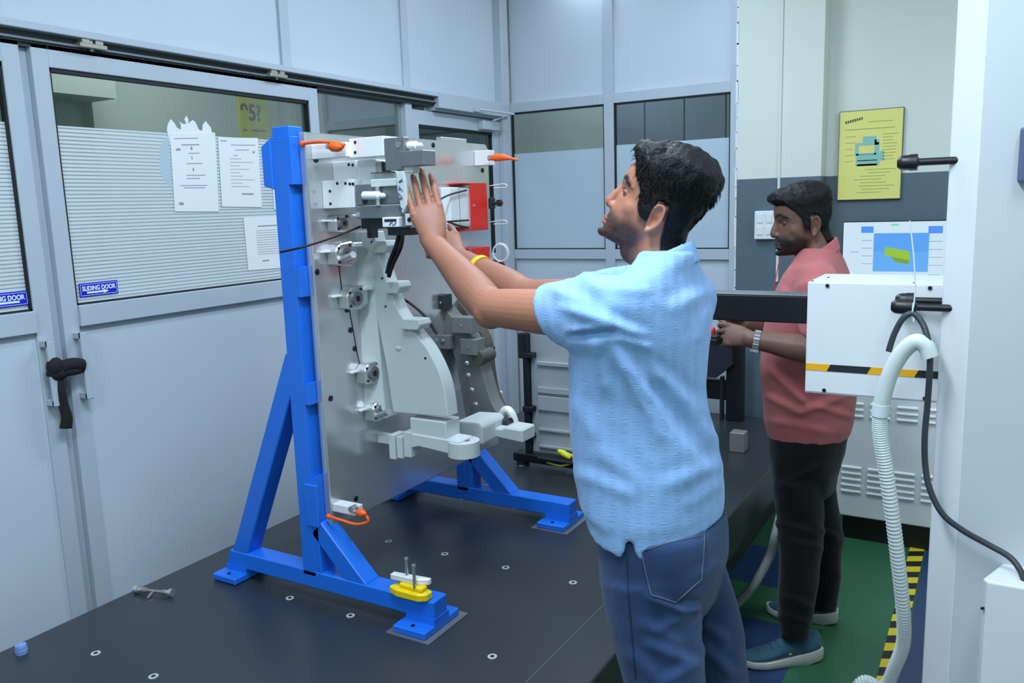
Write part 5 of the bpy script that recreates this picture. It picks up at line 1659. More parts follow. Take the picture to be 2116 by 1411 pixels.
def cloth_mat(name, rgb, rough=0.85, kind='plain'):
    mt = bpy.data.materials.new(name); mt.use_nodes = True
    nt = mt.node_tree; b = nt.nodes['Principled BSDF']
    b.inputs['Roughness'].default_value = rough
    b.inputs['Specular IOR Level'].default_value = 0.2
    b.inputs['Sheen Weight'].default_value = 0.15
    tc = nt.nodes.new('ShaderNodeTexCoord')
    def NZ(scale, sc3, detail=3):
        mp = nt.nodes.new('ShaderNodeMapping'); mp.inputs['Scale'].default_value = sc3; nt.links.new(tc.outputs['Object'], mp.inputs[0])
        n = nt.nodes.new('ShaderNodeTexNoise'); n.inputs['Scale'].default_value = scale; n.inputs['Detail'].default_value = detail; nt.links.new(mp.outputs[0], n.inputs['Vector']); return n.outputs[0]
    def mixc(fac, c1, c2):
        mx = nt.nodes.new('ShaderNodeMix'); mx.data_type = 'RGBA'; nt.links.new(fac, mx.inputs[0])
        for i, c in ((6, c1), (7, c2)):
            if isinstance(c, tuple): mx.inputs[i].default_value = c + (1,)
            else: nt.links.new(c, mx.inputs[i])
        return mx.outputs[2]
    base = lin(rgb)
    dk = tuple(v * 0.86 for v in base); lt = tuple(min(1, v * 1.1) for v in base)
    bp = nt.nodes.new('ShaderNodeBump'); bp.inputs['Distance'].default_value = 0.004
    if kind == 'seersucker':
        w = nt.nodes.new('ShaderNodeTexWave'); w.wave_type = 'BANDS'; w.bands_direction = 'X'; w.inputs['Scale'].default_value = 13; w.inputs['Distortion'].default_value = 1.5; w.inputs['Detail'].default_value = 1
        mpw = nt.nodes.new('ShaderNodeMapping'); mpw.inputs['Rotation'].default_value = (0, 0, R(-25)); nt.links.new(tc.outputs['Object'], mpw.inputs[0]); nt.links.new(mpw.outputs[0], w.inputs['Vector'])
        puck = NZ(1.0, (70, 70, 330), 2)
        mu = nt.nodes.new('ShaderNodeMath'); mu.operation = 'MULTIPLY'; nt.links.new(w.outputs['Fac'], mu.inputs[0]); nt.links.new(puck, mu.inputs[1])
        nt.links.new(mixc(mu.outputs[0], tuple(v * 1.0 for v in base), tuple(v * 0.93 for v in base)), b.inputs['Base Color'])
        nt.links.new(mu.outputs[0], bp.inputs['Height']); bp.inputs['Strength'].default_value = 0.4
    elif kind == 'denim':
        big = NZ(5.0, (1, 1, 0.6), 4)
        ramp = nt.nodes.new('ShaderNodeValToRGB'); ramp.color_ramp.elements[0].position = 0.35; ramp.color_ramp.elements[1].position = 0.72
        ramp.color_ramp.elements[0].color = lin((38, 58, 96)) + (1,); ramp.color_ramp.elements[1].color = lin((72, 104, 152)) + (1,)
        nt.links.new(big, ramp.inputs[0])
        fine = NZ(1.0, (900, 900, 250), 2)
        nt.links.new(mixc(fine, ramp.outputs[0], lin((26, 42, 74))), b.inputs['Base Color'])
        nt.links.new(fine, bp.inputs['Height']); bp.inputs['Strength'].default_value = 0.35
    else:
        fine = NZ(1.0, (500, 500, 500), 2)
        nt.links.new(mixc(NZ(6.0, (1, 1, 1), 3), dk, lt), b.inputs['Base Color'])
        nt.links.new(fine, bp.inputs['Height']); bp.inputs['Strength'].default_value = 0.3
    nt.links.new(bp.outputs[0], b.inputs['Normal'])
    return mt


# ------------------------------------------------------------------ man in the blue shirt
P1 = empty('person', (-0.5, 1.55, 0), 'man in light blue short sleeved shirt and jeans reaching both hands to the fixture', 'person')
S1 = 0.925
O1 = at(1357, 423, 'y', 1.60)
fw1, lf1, up1 = head_axes(R(9), R(25))
X1 = lambda x, y, z: O1 + (fw1 * x + lf1 * y + up1 * z) * S1
def Xi1(p):
    d = (p - O1) / S1
    return V((d.dot(fw1), d.dot(lf1), d.dot(up1)))

SH, EL, WR = V((-0.615, 1.425, 1.405)), V((-0.955, 1.525, 1.402)), V((-1.172, 1.633, 1.535))
TIP = V((-1.245, 1.675, 1.712))
SH2, EL2, WR2 = V((-0.66, 1.735, 1.40)), at(1088, 612, 'y', 1.75), at(948, 531, 'y', 1.85)
g = MB()
build_head(g, X1, S1, 0.108)
nb = V((-0.556, 1.585, 1.44))
g.tube([X1(-0.028, 0, -0.035), X1(-0.042, 0, -0.085), nb, nb + V((-0.02, 0, -0.08))], [0.050, 0.052, 0.052, 0.045], 24)
g.tube([X1(0.025, 0, -0.080), X1(0.0, 0, -0.105)], [0.028, 0.036], 16, round_caps=True)
g.tube([V((-0.58, 1.56, 1.40)), V((-0.585, 1.56, 1.15))], [(0.07, 0.12), (0.07, 0.11)], 24)
def arm(g, s, e, w, up_r=0.047):
    d1 = (e - s); d2 = (w - e)
    g.tube([s - d1 * 0.0, s + d1 * 0.25, s + d1 * 0.55, s + d1 * 0.8, e - d1 * 0.04, e + d2 * 0.10], [0.040, 0.047, 0.0465, 0.0435, 0.0415, 0.039], 24, round_caps=True)
    g.tube([e - d2 * 0.06, e + d2 * 0.12, e + d2 * 0.3, e + d2 * 0.55, e + d2 * 0.8, w, w + d2 * 0.08], [0.038, 0.0425, 0.0425, 0.0365, (0.031, 0.029), (0.0285, 0.0245), (0.027, 0.022)], 24, round_caps=True)
    g.ell(e + V((0.006, -0.004, -0.008)), 0.040)
arm(g, SH, EL, WR)
arm(g, SH2, EL2, WR2)
g.tube([SH, nb + V((-0.03, 0, -0.08)), SH2], 0.045, 16)
Fd = (TIP - WR).normalized()
tips1 = hand(g, WR, Fd, V((0.80, 0.60, 0.12)), 1.03, {'index': (0.10, 0.14, 0.10), 'middle': (0.04, 0.10, 0.08), 'ring': (0.05, 0.12, 0.08), 'little': (0.08, 0.14, 0.08), 'flip': True}, (0.75, 0.10, -0.7, 0.3), spread=0.0, lens=1.0)
Fd2 = (at(870, 418, 'y', 1.94) - WR2).normalized()
hand(g, WR2, Fd2, V((-0.75, -0.5, -0.2)), 0.97, {'index': (0.15, 0.2, 0.15), 'middle': (0.15, 0.2, 0.15), 'ring': (0.15, 0.2, 0.15), 'little': (0.15, 0.25, 0.15)}, (0.75, 0.2, -0.6, 0.3))
body1 = remesh(g, 0.0021, 4, 0.5)
smooth_face(body1, Xi1)
sculpt_head(body1, Xi1, X1, S1)


def mask1(l):
    ay = abs(l.y)
    # height of the hair line as a function of front-back position on the head
    zl = lerp_tab([(-0.12, -0.105), (-0.062, -0.095), (-0.045, -0.055), (-0.037, 0.012), (-0.013, 0.012), (-0.009, -0.034), (0.012, -0.030), (0.022, -0.020), (0.030, 0.014), (0.040, 0.028), (0.050, 0.036), (0.057, 0.056), (0.065, 0.064), (0.10, 0.076)], l.x)[0]
    if ay < 0.035 and l.x > 0.03: zl = max(zl, 0.066)
    return (l.z - zl) / 0.02


def thick1(l):
    top = sm(0.03, 0.09, l.z)
    front = sm(0.02, 0.07, l.x)
    back = sm(0.0, -0.07, l.x)
    t = 0.003 + 0.016 * top + 0.012 * front * top + 0.008 * top * math.exp(-((l.x + 0.01) / 0.035) ** 2) + back * 0.004 * sm(-0.07, 0.0, l.z) + 0.007 * back * sm(0.03, 0.07, l.z)
    t *= 1 - 0.6 * sm(0.028, 0.0, l.z) * sm(-0.03, 0.01, l.x)
    return t


color_body(body1, Xi1, (178, 118, 92), (20, 16, 15), (36, 27, 25), (150, 92, 80), 0.97, mask1, (EL, WR))
SKIN1 = skin_material('skin_tan', 0.56)
b1 = obj('body', body1, SKIN1, P1, smooth=180)
LIDM[0] = M('eyelid_tan', (150, 104, 84), 0.5)
eye(P1, X1, S1, 1, (1, -0.1, 0.1)); eye(P1, X1, S1, -1, (1, -0.1, 0.1))
hm1 = hair_mesh(body1, X1, mask1, thick1, 3, 7000, 0.024)
obj('hair', hm1, HAIRM, P1, smooth=180)
# finger nails of the near hand
NAIL = M('finger_nail', (206, 160, 142), 0.35)
for nm in ('index', 'middle', 'ring', 'little'):
    p, d, N = tips1[nm]
    A = d.cross(N)
    mtx = basis((0, 0, 0), A.normalized(), d.normalized(), N.normalized())
    g = MB(); g.ell(p - d * 0.004 + N * 0.0058, (0.0050, 0.0062, 0.0012), rot=mtx, seg=10, rings=6); obj('nail', g, NAIL, b1, smooth=180)
# yellow wrist band on the far wrist
d2 = (WR2 - EL2).normalized()
g = MB(); c = EL2 + (WR2 - EL2) * 0.63
g.tube([c, c + d2 * 0.016], [0.0385, 0.0375], 24); obj('wrist_band', g, M('amber_band', (246, 186, 40), 0.5), P1, smooth=50)

# shirt
rows = [(1062, 1213, 1492, 0.183), (1030, 1203, 1491, 0.185), (960, 1192, 1486, 0.182), (900, 1187, 1476, 0.178), (850, 1184, 1462, 0.174), (800, 1182, 1456, 0.172), (740, 1181, 1461, 0.180), (690, 1188, 1467, 0.192),
        (650, 1205, 1469, 0.197), (610, 1232, 1467, 0.195), (580, 1262, 1460, 0.182), (558, 1290, 1452, 0.155), (542, 1308, 1446, 0.118), (530, 1318, 1440, 0.092), (518, 1324, 1434, 0.074)]
sl = fit_slices(rows, 1.56)
AX, AY = (1, 0, 0), (0, 1, 0)
NSEG = 96
slit = math.atan2(-0.93, 0.12)            # side seam faces the camera


def hem(t):
    dlt = (t - slit + math.pi) % (2 * math.pi) - math.pi
    curve = -0.016 * math.cos(dlt * 2) - 0.008
    notch = 0.052 * max(0, 1 - abs(dlt) / 0.10)
    return curve + notch


c0, a0, b0 = sl[0]
rings = []
inner = 0.011
for dz, k in ((0.05, 1), ):
    rings.append(ell_ring(c0 + V((0, 0, 0.10)), AX, AY, a0 - inner, b0 - inner, NSEG))
    rings.append(ell_ring(c0 + V((0, 0, 0.045)), AX, AY, a0 - inner, b0 - inner, NSEG, zf=lambda t: 0.3 * hem(t)))
rings.append(ell_ring(c0 + V((0, 0, 0.0)), AX, AY, a0 - inner, b0 - inner, NSEG, zf=hem))
rings.append(ell_ring(c0 + V((0, 0, -0.003)), AX, AY, a0 - inner * 0.4, b0 - inner * 0.4, NSEG, zf=hem))
rings.append(ell_ring(c0 + V((0, 0, 0.0)), AX, AY, a0, b0, NSEG, zf=hem))
rings.append(ell_ring(c0 + V((0, 0, 0.025)), AX, AY, a0, b0, NSEG, zf=lambda t: 0.6 * hem(t)))
for (c, a, b) in sl[1:]:
    rings.append(ell_ring(c, AX, AY, a, b, NSEG, 0.94))
g = MB(); g.loft(rings)


def sleeve(g, s, e, frac, r0, r1, back=0.03):
    d = (e - s); L = d.length; u = d.normalized()
    up = V((0, 0, 1)); a = u.cross(up).normalized(); b = a.cross(u)
    rings = []
    for (t, r, br) in ((-0.10, r0 * 0.8, 1.0), (0.0, r0, 1.12), (0.12, r0 * 0.99, 1.12), (0.26, r0 * 0.92, 1.08), (frac - 0.08, r1 * 1.06, 1.03), (frac, r1, 1.0), (frac + 0.005, r1 * 0.93, 1.0), (frac - 0.004, r1 * 0.86, 1.0), (frac - 0.07, r1 * 0.84, 1.0), (frac - 0.09, r1 * 0.5, 1.0)):
        sh = V((0, 0, 0)) if t < frac - 0.1 else V((0, 0, 0))
        # the cuff plane leans: lower edge reaches further back toward the body
        ring = []
        for k in range(40):
            an = 2 * math.pi * k / 40
            tilt = -0.032 * math.sin(an) * sm(0.1, frac, t) * -1
            ring.append(s + u * (L * t + tilt) + a * (r * math.cos(an)) + b * (r * br * math.sin(an)))
        rings.append(ring)
    g.loft(rings)


sleeve(g, SH + V((0.0, -0.004, -0.004)), EL, 0.42, 0.076, 0.061)
sleeve(g, SH2 + V((0.0, 0.004, -0.004)), EL2, 0.42, 0.076, 0.061)
# shoulder yoke
g.tube([SH + V((0.02, 0.01, 0.0)), nb + V((0.0, -0.07, -0.022)), nb + V((0, 0.07, -0.022)), SH2 + V((0.02, -0.01, 0.0))], [0.072, 0.066, 0.066, 0.072], 24, round_caps=True)
shirt1 = remesh(g, 0.0055, 6, 0.6)
rough_cloth(shirt1, 0.0035, 9, 1, 0.6)
fold(shirt1, [(1186, 695, 1262, 685, 8, -0.018), (1262, 715, 1340, 830, 17, 0.010), (1340, 830, 1440, 960, 20, 0.011), (1300, 760, 1360, 900, 22, 0.007), (1360, 880, 1420, 990, 22, 0.006), (1350, 770, 1455, 850, 16, 0.007), (1395, 820, 1470, 905, 16, 0.008), (1440, 700, 1465, 640, 14, 0.004),
              (1180, 640, 1320, 690, 12, 0.010), (1150, 600, 1260, 660, 14, 0.007), (1250, 690, 1335, 715, 10, 0.008), (1230, 700, 1255, 800, 16, 0.008), (1200, 560, 1240, 600, 12, 0.006), (1250, 590, 1330, 600, 14, 0.004), (1390, 640, 1460, 600, 18, 0.004),
              (1200, 980, 1300, 1020, 16, 0.005), (1240, 930, 1320, 1000, 20, 0.004), (1380, 1000, 1480, 960, 18, 0.005), (1190, 830, 1230, 900, 18, 0.004), (1420, 1040, 1485, 1000, 14, 0.004)])
rough_cloth(shirt1, 0.0010, 45, 2, 0.5)
SHM1 = cloth_mat('blue_seersucker', (146, 184, 232), 0.85, 'seersucker')
so1 = obj('shirt', shirt1, SHM1, P1, smooth=180)
# collar: standing band folded over, higher at the nape than at the throat
def collar(parent, c, zb, zf, a, b, mat, flap=0.042, front=V((-1, 0, 0)), gap=0.34):
    g = MB(); rings = []
    front = front.normalized(); sd = front.cross(V((0, 0, 1)))
    N = 56
    for k in range(N + 1):
        t = gap + (2 * math.pi - 2 * gap) * k / N
        d = front * (a * math.cos(t)) + sd * (b * math.sin(t)); u = d.normalized()
        bk = (1 - math.cos(t)) / 2
        zt = zf + (zb - zf) * bk
        fl = flap * (1.25 - 0.25 * bk)
        o = V((c.x, c.y, 0)) + d - front * (0.0 * bk)
        rings.append([o + u * -0.004 + V((0, 0, zt - 0.055)), o + u * -0.004 + V((0, 0, zt - 0.006)), o + V((0, 0, zt)), o + u * 0.006 + V((0, 0, zt - 0.005)), o + u * (0.017) + V((0, 0, zt - fl)), o + u * 0.008 + V((0, 0, zt - fl - 0.001)), o + u * 0.005 + V((0, 0, zt - 0.055))])
    g.loft(rings)
    me = remesh(g, 0.0035, 2)
    return obj('collar', me, mat, parent, smooth=180)
cb, cf = at(1424, 497, 'y', 1.585), at(1306, 556, 'y', 1.585)
cc = (cb + cf) / 2
collar(so1, cc, cb.z, cf.z, (cb.x - cf.x) / 2 + 0.002, 0.068, SHM1, front=V((-1, -0.08, 0)))

# jeans
rowsj = [(1062, 1236, 1497, 0.170), (1095, 1238, 1503, 0.172), (1150, 1243, 1502, 0.174), (1195, 1250, 1490, 0.172), (1240, 1258, 1478, 0.165)]
sj = fit_slices(rowsj, 1.555)
g = MB(); g.loft([ell_ring(c, AX, AY, a, b, 48, 0.92) for (c, a, b) in sj])
NL = [at(1338, 1180, 'y', 1.47), at(1345, 1240, 'y', 1.468), at(1357, 1320, 'y', 1.46), at(1372, 1411, 'y', 1.45)]
FL = [at(1410, 1180, 'y', 1.65), at(1437, 1250, 'y', 1.655), at(1462, 1320, 'y', 1.66), at(1480, 1411, 'y', 1.67)]
def leg(g, pts, rad, foot):
    e = pts[-1]
    kn = V((e.x * 0.7 + foot.x * 0.3, e.y, 0.46)); an = V((foot.x, foot.y, 0.10))
    g.tube(pts + [kn, (kn + an) / 2 + V((0.015, 0, 0)), an], rad + [0.066, 0.066, 0.062], 32)
leg(g, NL, [0.098, 0.094, 0.088, 0.080], V((-0.50, 1.43, 0)))
leg(g, FL, [0.092, 0.088, 0.080, 0.072], V((-0.42, 1.70, 0)))
jeans1 = remesh(g, 0.006, 4, 0.6)
rough_cloth(jeans1, 0.003, 11, 3, 0.6)
fold(jeans1, [(1345, 1235, 1400, 1258, 8, 0.009), (1400, 1258, 1438, 1255, 8, 0.009), (1360, 1300, 1430, 1262, 12, 0.006), (1340, 1330, 1420, 1365, 14, 0.008), (1330, 1290, 1400, 1330, 14, 0.005), (1370, 1411, 1440, 1370, 14, 0.007), (1455, 1340, 1510, 1390, 12, 0.006), (1450, 1290, 1500, 1320, 12, 0.005), (1300, 1350, 1360, 1400, 16, 0.005), (1440, 1190, 1485, 1160, 12, 0.005)])
DEN = cloth_mat('blue_denim', (52, 78, 120), 0.85, 'denim')
j1 = obj('jeans', jeans1, DEN, P1, smooth=180)
dg = bmesh.new(); dg.from_mesh(jeans1); bvh = BVHTree.FromBMesh(dg); dg.free()
def drape(pts_px, off):
    out = []
    for (x, y) in pts_px:
        d = ray(x, y).normalized(); h = bvh.ray_cast(CAM, d, 4)
        out.append(h[0] + h[1] * off if h[0] else dep(x, y, 1.6))
    return out
# back pocket, patch lying on the denim
TLp, TRp, BRp, BMp, BLp = (1322, 1118), (1455, 1090), (1448, 1195), (1392, 1245), (1345, 1230)
g = MB(); n = 14; rows_ = []
for j in range(n + 1):
    v = j / n; row = []
    for i in range(n + 1):
        u = i / n
        tx, ty = TLp[0] + (TRp[0] - TLp[0]) * u, TLp[1] + (TRp[1] - TLp[1]) * u
        if u < 0.5: bx_, by_ = BLp[0] + (BMp[0] - BLp[0]) * u * 2, BLp[1] + (BMp[1] - BLp[1]) * u * 2
        else: bx_, by_ = BMp[0] + (BRp[0] - BMp[0]) * (u - 0.5) * 2, BMp[1] + (BRp[1] - BMp[1]) * (u - 0.5) * 2
        row.append((tx + (bx_ - tx) * v, ty + (by_ - ty) * v))
    rows_.append(drape(row, 0.0022))
vs = [[g.bm.verts.new(p) for p in r_] for r_ in rows_]
for a, b in zip(vs, vs[1:]):
    for i in range(n): g.bm.faces.new((a[i], b[i], b[i + 1], a[i + 1]))
pk = obj('back_pocket', g, DEN, j1, smooth=180)
STITCH = M('denim_stitch', (96, 108, 128), 0.7)
def stitch(px_pts, off=0.003, r=0.0011, parent=j1, mat=STITCH, name='stitching'):
    q = []
    for a, b in zip(px_pts, px_pts[1:]):
        for k in range(10): q.append((a[0] + (b[0] - a[0]) * k / 10, a[1] + (b[1] - a[1]) * k / 10))
    q.append(px_pts[-1])
    g = MB(); g.tube(drape(q, off), r, 5); obj(name, g, mat, parent, smooth=60)
stitch([TLp, BLp, BMp, BRp, TRp]); stitch([TLp, TRp]); stitch([(1330, 1136), (1450, 1108)])
stitch([(1292, 1112), (1296, 1160), (1299, 1230), (1305, 1300), (1314, 1400)], 0.001, 0.0016, mat=M('denim_seam', (30, 44, 72), 0.8), name='side_seam')
stitch([(1243, 1117), (1288, 1116)], 0.002, 0.0022, mat=MATS['denim_seam'], name='front_pocket_edge')
# shoes below the frame
SHOE_D = M('dark_shoe', (44, 44, 48), 0.6); SOLE_W = M('pale_shoe_sole', (206, 206, 198), 0.6)
shoe(P1, V((-0.43, 1.43, 0)), V((-0.70, 1.40, 0)), SHOE_D, SOLE_W)
shoe(P1, V((-0.35, 1.70, 0)), V((-0.61, 1.73, 0)), SHOE_D, SOLE_W)

# ------------------------------------------------------------------ man in the salmon shirt
P2 = empty('person', (-0.55, 2.9, 0), 'man in salmon shirt and black trousers looking down at a handheld controller', 'person')
S2 = 0.99
O2 = at(1657, 455, 'y', 2.92)
fw2, lf2, up2 = head_axes(R(24), R(-7))
X2 = lambda x, y, z: O2 + (fw2 * x + lf2 * y + up2 * z) * S2
def Xi2(p):
    d = (p - O2) / S2
    return V((d.dot(fw2), d.dot(lf2), d.dot(up2)))
nb2 = V((-0.525, 2.93, 1.40))
s2, e2, w2 = at(1693, 590, 'y', 2.76), at(1705, 728, 'y', 2.70), at(1556, 702, 'y', 2.66)
s3, e3, w3 = at(1668, 590, 'y', 3.09), at(1650, 700, 'y', 3.10), at(1545, 668, 'y', 2.86)
g = MB()
build_head(g, X2, S2, 0.108)
g.tube([X2(-0.028, 0, -0.035), X2(-0.04, 0, -0.085), nb2, nb2 + V((0, 0, -0.08))], [0.052, 0.053, 0.056, 0.055], 24)
g.tube([X2(0.025, 0, -0.080), X2(0.0, 0, -0.105)], [0.028, 0.036], 16, round_caps=True)
g.tube([nb2 + V((0, 0, -0.05)), V((-0.54, 2.93, 1.1))], [(0.07, 0.11), (0.08, 0.12)], 20)
def arm2(g, s, e, w):
    d1, d2 = e - s, w - e
    g.tube([s, s + d1 * 0.4, s + d1 * 0.8, e], [0.052, 0.050, 0.045, 0.042], 20, round_caps=True)
    g.tube([e, e + d2 * 0.2, e + d2 * 0.45, e + d2 * 0.75, w, w + d2 * 0.05], [0.042, 0.047, 0.044, 0.034, 0.0285, 0.027], 20, round_caps=True)
arm2(g, s2, e2, w2); arm2(g, s3, e3, w3)
g.tube([s2, nb2 + V((-0.01, 0, -0.08)), s3], 0.045, 16)
grip = {'index': (0.5, 0.8, 0.5), 'middle': (0.75, 0.9, 0.6), 'ring': (0.85, 0.95, 0.6), 'little': (0.9, 0.95, 0.6)}
hand(g, w2, at(1500, 690, 'y', 2.66) - w2, V((0.05, 0.40, 0.90)), 0.95, dict(grip, flip=True), (0.85, 0.25, -0.35, 0.25))
hand(g, w3, at(1500, 672, 'y', 2.80) - w3, V((0.05, -0.2, 0.95)), 0.95, dict(grip), (0.85, 0.3, -0.3, 0.25))
body2 = remesh(g, 0.0030, 5, 0.5)
smooth_face(body2, Xi2)
sculpt_head(body2, Xi2, X2, S2)


def mask2(l):
    zl = lerp_tab([(-0.12, -0.085), (-0.062, -0.085), (-0.045, -0.040), (-0.037, 0.012), (-0.013, 0.012), (-0.009, -0.036), (0.008, -0.030), (0.017, 0.010), (0.034, 0.030), (0.046, 0.044), (0.058, 0.056), (0.075, 0.060), (0.10, 0.064)], l.x)[0]
    if abs(l.y) < 0.035 and l.x > 0.03: zl = max(zl, 0.056)
    return (l.z - zl) / 0.02


def thick2(l):
    top = sm(0.035, 0.09, l.z)
    return 0.002 + 0.015 * top + 0.018 * sm(0.02, 0.07, l.z) * sm(0.03, 0.08, l.x) + 0.003 * sm(0.0, -0.07, l.x)


color_body(body2, Xi2, (116, 84, 70), (14, 11, 10), (19, 15, 15), (84, 56, 50), 1.08, mask2)
b2 = obj('body', body2, skin_material('skin_brown', 0.52), P2, smooth=180)
LIDM[0] = M('eyelid_brown', (88, 62, 52), 0.5)
eye(P2, X2, S2, 1, (1, 0, -0.5)); eye(P2, X2, S2, -1, (1, 0, -0.5))
obj('hair', hair_mesh(body2, X2, mask2, thick2, 9, 3000, 0.016), HAIRM, P2, smooth=180)

rows = [(905, 1590, 1750, 0.160), (870, 1583, 1757, 0.168), (820, 1580, 1762, 0.172), (760, 1574, 1763, 0.175), (700, 1578, 1763, 0.178), (650, 1590, 1762, 0.182), (600, 1606, 1760, 0.188), (565, 1622, 1752, 0.178), (540, 1638, 1742, 0.150), (524, 1650, 1734, 0.110), (512, 1660, 1728, 0.080)]
sl2 = fit_slices(rows, 2.93, (0.975, 0.22))
slit = math.atan2(-0.96, 0.28)
def hem2(t):
    dlt = (t - slit + math.pi) % (2 * math.pi) - math.pi
    return -0.012 * math.cos(dlt * 2) + 0.030 * max(0, 1 - abs(dlt) / 0.14) + 0.012 * math.cos(t)
c0, a0, b0 = sl2[0]
rings = [ell_ring(c0 + V((0, 0, 0.08)), AX, AY, a0 - inner, b0 - inner, NSEG), ell_ring(c0, AX, AY, a0 - inner, b0 - inner, NSEG, zf=hem2), ell_ring(c0 - V((0, 0, 0.003)), AX, AY, a0 - inner * 0.4, b0 - inner * 0.4, NSEG, zf=hem2), ell_ring(c0, AX, AY, a0, b0, NSEG, zf=hem2)]
rings += [ell_ring(c, AX, AY, a, b, NSEG, 0.94) for (c, a, b) in sl2[1:]]
g = MB(); g.loft(rings)
sleeve(g, s2, e2, 0.75, 0.074, 0.066); sleeve(g, s3, e3, 0.75, 0.074, 0.066)
g.tube([s2, nb2 + V((0, -0.07, -0.03)), nb2 + V((0, 0.07, -0.03)), s3], [0.068, 0.064, 0.064, 0.068], 24, round_caps=True)
shirt2 = remesh(g, 0.006, 6, 0.6)
rough_cloth(shirt2, 0.004, 9, 5, 0.7)
fold(shirt2, [(1600, 770, 1660, 830, 9, 0.010), (1590, 820, 1650, 850, 9, 0.008), (1660, 850, 1740, 820, 9, 0.008), (1690, 840, 1755, 860, 8, 0.006), (1620, 600, 1640, 650, 8, 0.008), (1640, 560, 1700, 545, 9, 0.006), (1600, 870, 1700, 890, 9, 0.005)])
SHM2 = cloth_mat('salmon_cotton', (190, 108, 106), 0.85)
so2 = obj('shirt', shirt2, SHM2, P2, smooth=180)
cb, cf = at(1725, 488, 'y', 2.93), at(1645, 540, 'y', 2.93)
collar(so2, (cb + cf) / 2, cb.z, cf.z, (cb.x - cf.x) / 2 + 0.002, 0.066, SHM2, front=V((-1, -0.3, 0)))
g = MB(); g.tube([at(1646, 541, 'y', 2.865), at(1632, 560, 'y', 2.84), at(1620, 585, 'y', 2.82)], [0.004, 0.005, 0.002], 8); obj('placket_edge', g, M('maroon_cloth', (112, 44, 52), 0.8), so2, smooth=60)
# lanyard hanging forward from the neck
pts = [at(1618, 505, 'y', 2.90), at(1611, 535, 'y', 2.88), at(1604, 570, 'y', 2.86), at(1596, 605, 'y', 2.85)]
g = MB(); g.tube(spline(pts, 5), 0.0016, 6); obj('lanyard', g, M('red_cord', (190, 40, 60), 0.6), P2, smooth=60)

# trousers
rowsj = [(890, 1592, 1748, 0.155), (930, 1592, 1742, 0.158), (980, 1596, 1726, 0.155), (1010, 1600, 1722, 0.15)]
sj = fit_slices(rowsj, 2.92, (0.975, 0.22))
g = MB(); g.loft([ell_ring(c, AX, AY, a, b, 40, 0.92) for (c, a, b) in sj])
n1 = [at(1648, 990, 'y', 2.84), at(1652, 1060, 'y', 2.83), at(1655, 1120, 'y', 2.82), at(1650, 1200, 'y', 2.81), at(1644, 1262, 'y', 2.80), at(1641, 1312, 'y', 2.80)]
n2 = [at(1675, 990, 'y', 3.02), at(1690, 1060, 'y', 3.04), at(1704, 1110, 'y', 3.05), at(1703, 1180, 'y', 3.06), at(1700, 1255, 'y', 3.06)]
g.tube(n1, [0.086, 0.080, 0.074, 0.066, 0.058, 0.050], 28); g.tube(n2, [0.082, 0.074, 0.066, 0.058, 0.048], 28)
tr2 = remesh(g, 0.006, 4, 0.6)
rough_cloth(tr2, 0.004, 12, 7, 0.8)
fold(tr2, [(1605, 1080, 1680, 1100, 8, 0.008), (1610, 1110, 1690, 1130, 8, 0.007), (1620, 1230, 1670, 1250, 8, 0.007), (1615, 1270, 1665, 1285, 8, 0.007), (1690, 1090, 1730, 1110, 7, 0.006), (1620, 1000, 1700, 960, 9, 0.005)])
obj('trousers', tr2, cloth_mat('black_trouser_cloth', (19, 20, 22), 0.8), P2, smooth=180)
SHOE_B = cloth_mat('teal_knit_shoe', (58, 96, 116), 0.75)
hl, to = at(1692, 1362, 'z', 0.0), at(1526, 1376, 'z', 0.0)
sA = shoe(P2, hl, to, SHOE_B, SOLE_W)
p = (hl * 0.66 + to * 0.34) + V((0.0, -0.04, 0.05)); g = MB(); g.ell(p, (0.008, 0.003, 0.004)); obj('accent', g, MATS['lemon_rubber'], sA, smooth=180)
hl2 = at(1728, 1288, 'z', 0.0); to2 = hl2 + V((-0.255, -0.03, 0))
sB = shoe(P2, hl2, to2, SHOE_B, SOLE_W)
g = MB(); g.ell(hl2 + V((-0.006, 0.0, 0.102)), (0.006, 0.012, 0.008)); obj('pull_tab', g, MATS['lemon_rubber'], sB, smooth=180)
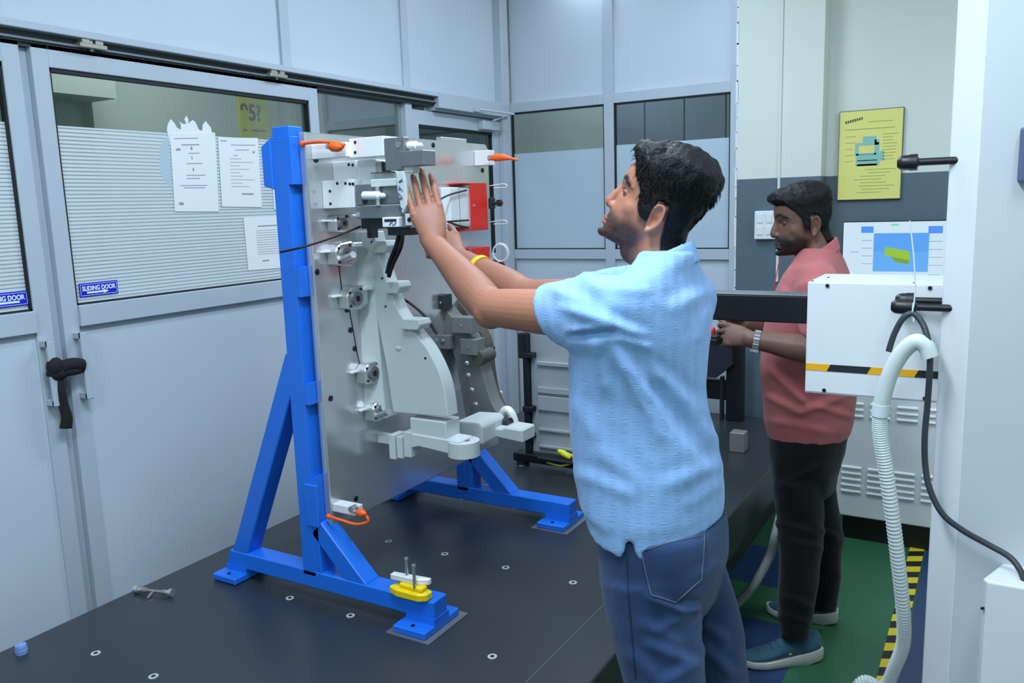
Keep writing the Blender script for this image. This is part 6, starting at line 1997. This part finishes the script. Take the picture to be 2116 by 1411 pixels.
# steel watch
d2 = (w2 - e2).normalized(); c = w2 - d2 * 0.012
wt = empty('wrist_watch', c, 'steel link wrist watch on the left wrist of the man in salmon', 'watch')
a_ = d2.cross(V((0, 0, 1))).normalized(); b_ = a_.cross(d2)
for k in range(18):
    t = 2 * math.pi * k / 18
    p = c + a_ * (0.0315 * math.cos(t)) + b_ * (0.0315 * math.sin(t))
    rd = a_ * math.cos(t) + b_ * math.sin(t); tg = -a_ * math.sin(t) + b_ * math.cos(t)
    mtx = basis((0, 0, 0), d2, tg, rd)
    g = MB(); g.box((-0.0095, -0.0048, -0.0018), (0.0095, 0.0048, 0.0018), 0.0008)
    me = g.mesh('link'); me.transform(Matrix.Translation(p) @ mtx); obj('link', me, CHROME, wt)
rd = (-a_ * 0.2 + b_ * -1).normalized(); p = c + rd * 0.033
g = MB(); g.cyl(p - rd * 0.003, p + rd * 0.006, 0.017, seg=24); obj('case', g, CHROME, wt, smooth=40)
g = MB(); g.cyl(p + rd * 0.006, p + rd * 0.0068, 0.014, seg=24); obj('dial', g, BLACK, wt)
# handheld controller
c = at(1484, 692, 'y', 2.70)
hc = empty('handheld_controller', c, 'small handheld controller with a red button in the hands of the man in salmon', 'controller')
ax = (at(1470, 694, 'y', 2.66) - at(1505, 684, 'y', 2.74)).normalized()
mtx = Matrix.Translation(c) @ basis((0, 0, 0), ax, ax.cross(V((0, 0, 1))).normalized() * -1, V((0, 0, 1)))
for nm, a, b, mt_ in (('housing', (-0.06, -0.035, -0.022), (0.06, 0.035, 0.0), BLACK), ('key_strip', (-0.03, -0.03, 0.0), (0.05, 0.03, 0.006), STDK2), ('cream_key', (-0.045, -0.03, -0.006), (-0.025, -0.02, 0.012), NEST)):
    g = MB(); g.box(a, b, 0.004); me = g.mesh(nm); me.transform(mtx); obj(nm, me, mt_, hc)
g = MB(); g.tube([(0.005, -0.02, 0.004), (0.005, -0.02, 0.016)], [0.011, 0.010], 16, round_caps=True); me = g.mesh('red_button'); me.transform(mtx); obj('red_button', me, RED, hc, smooth=50)
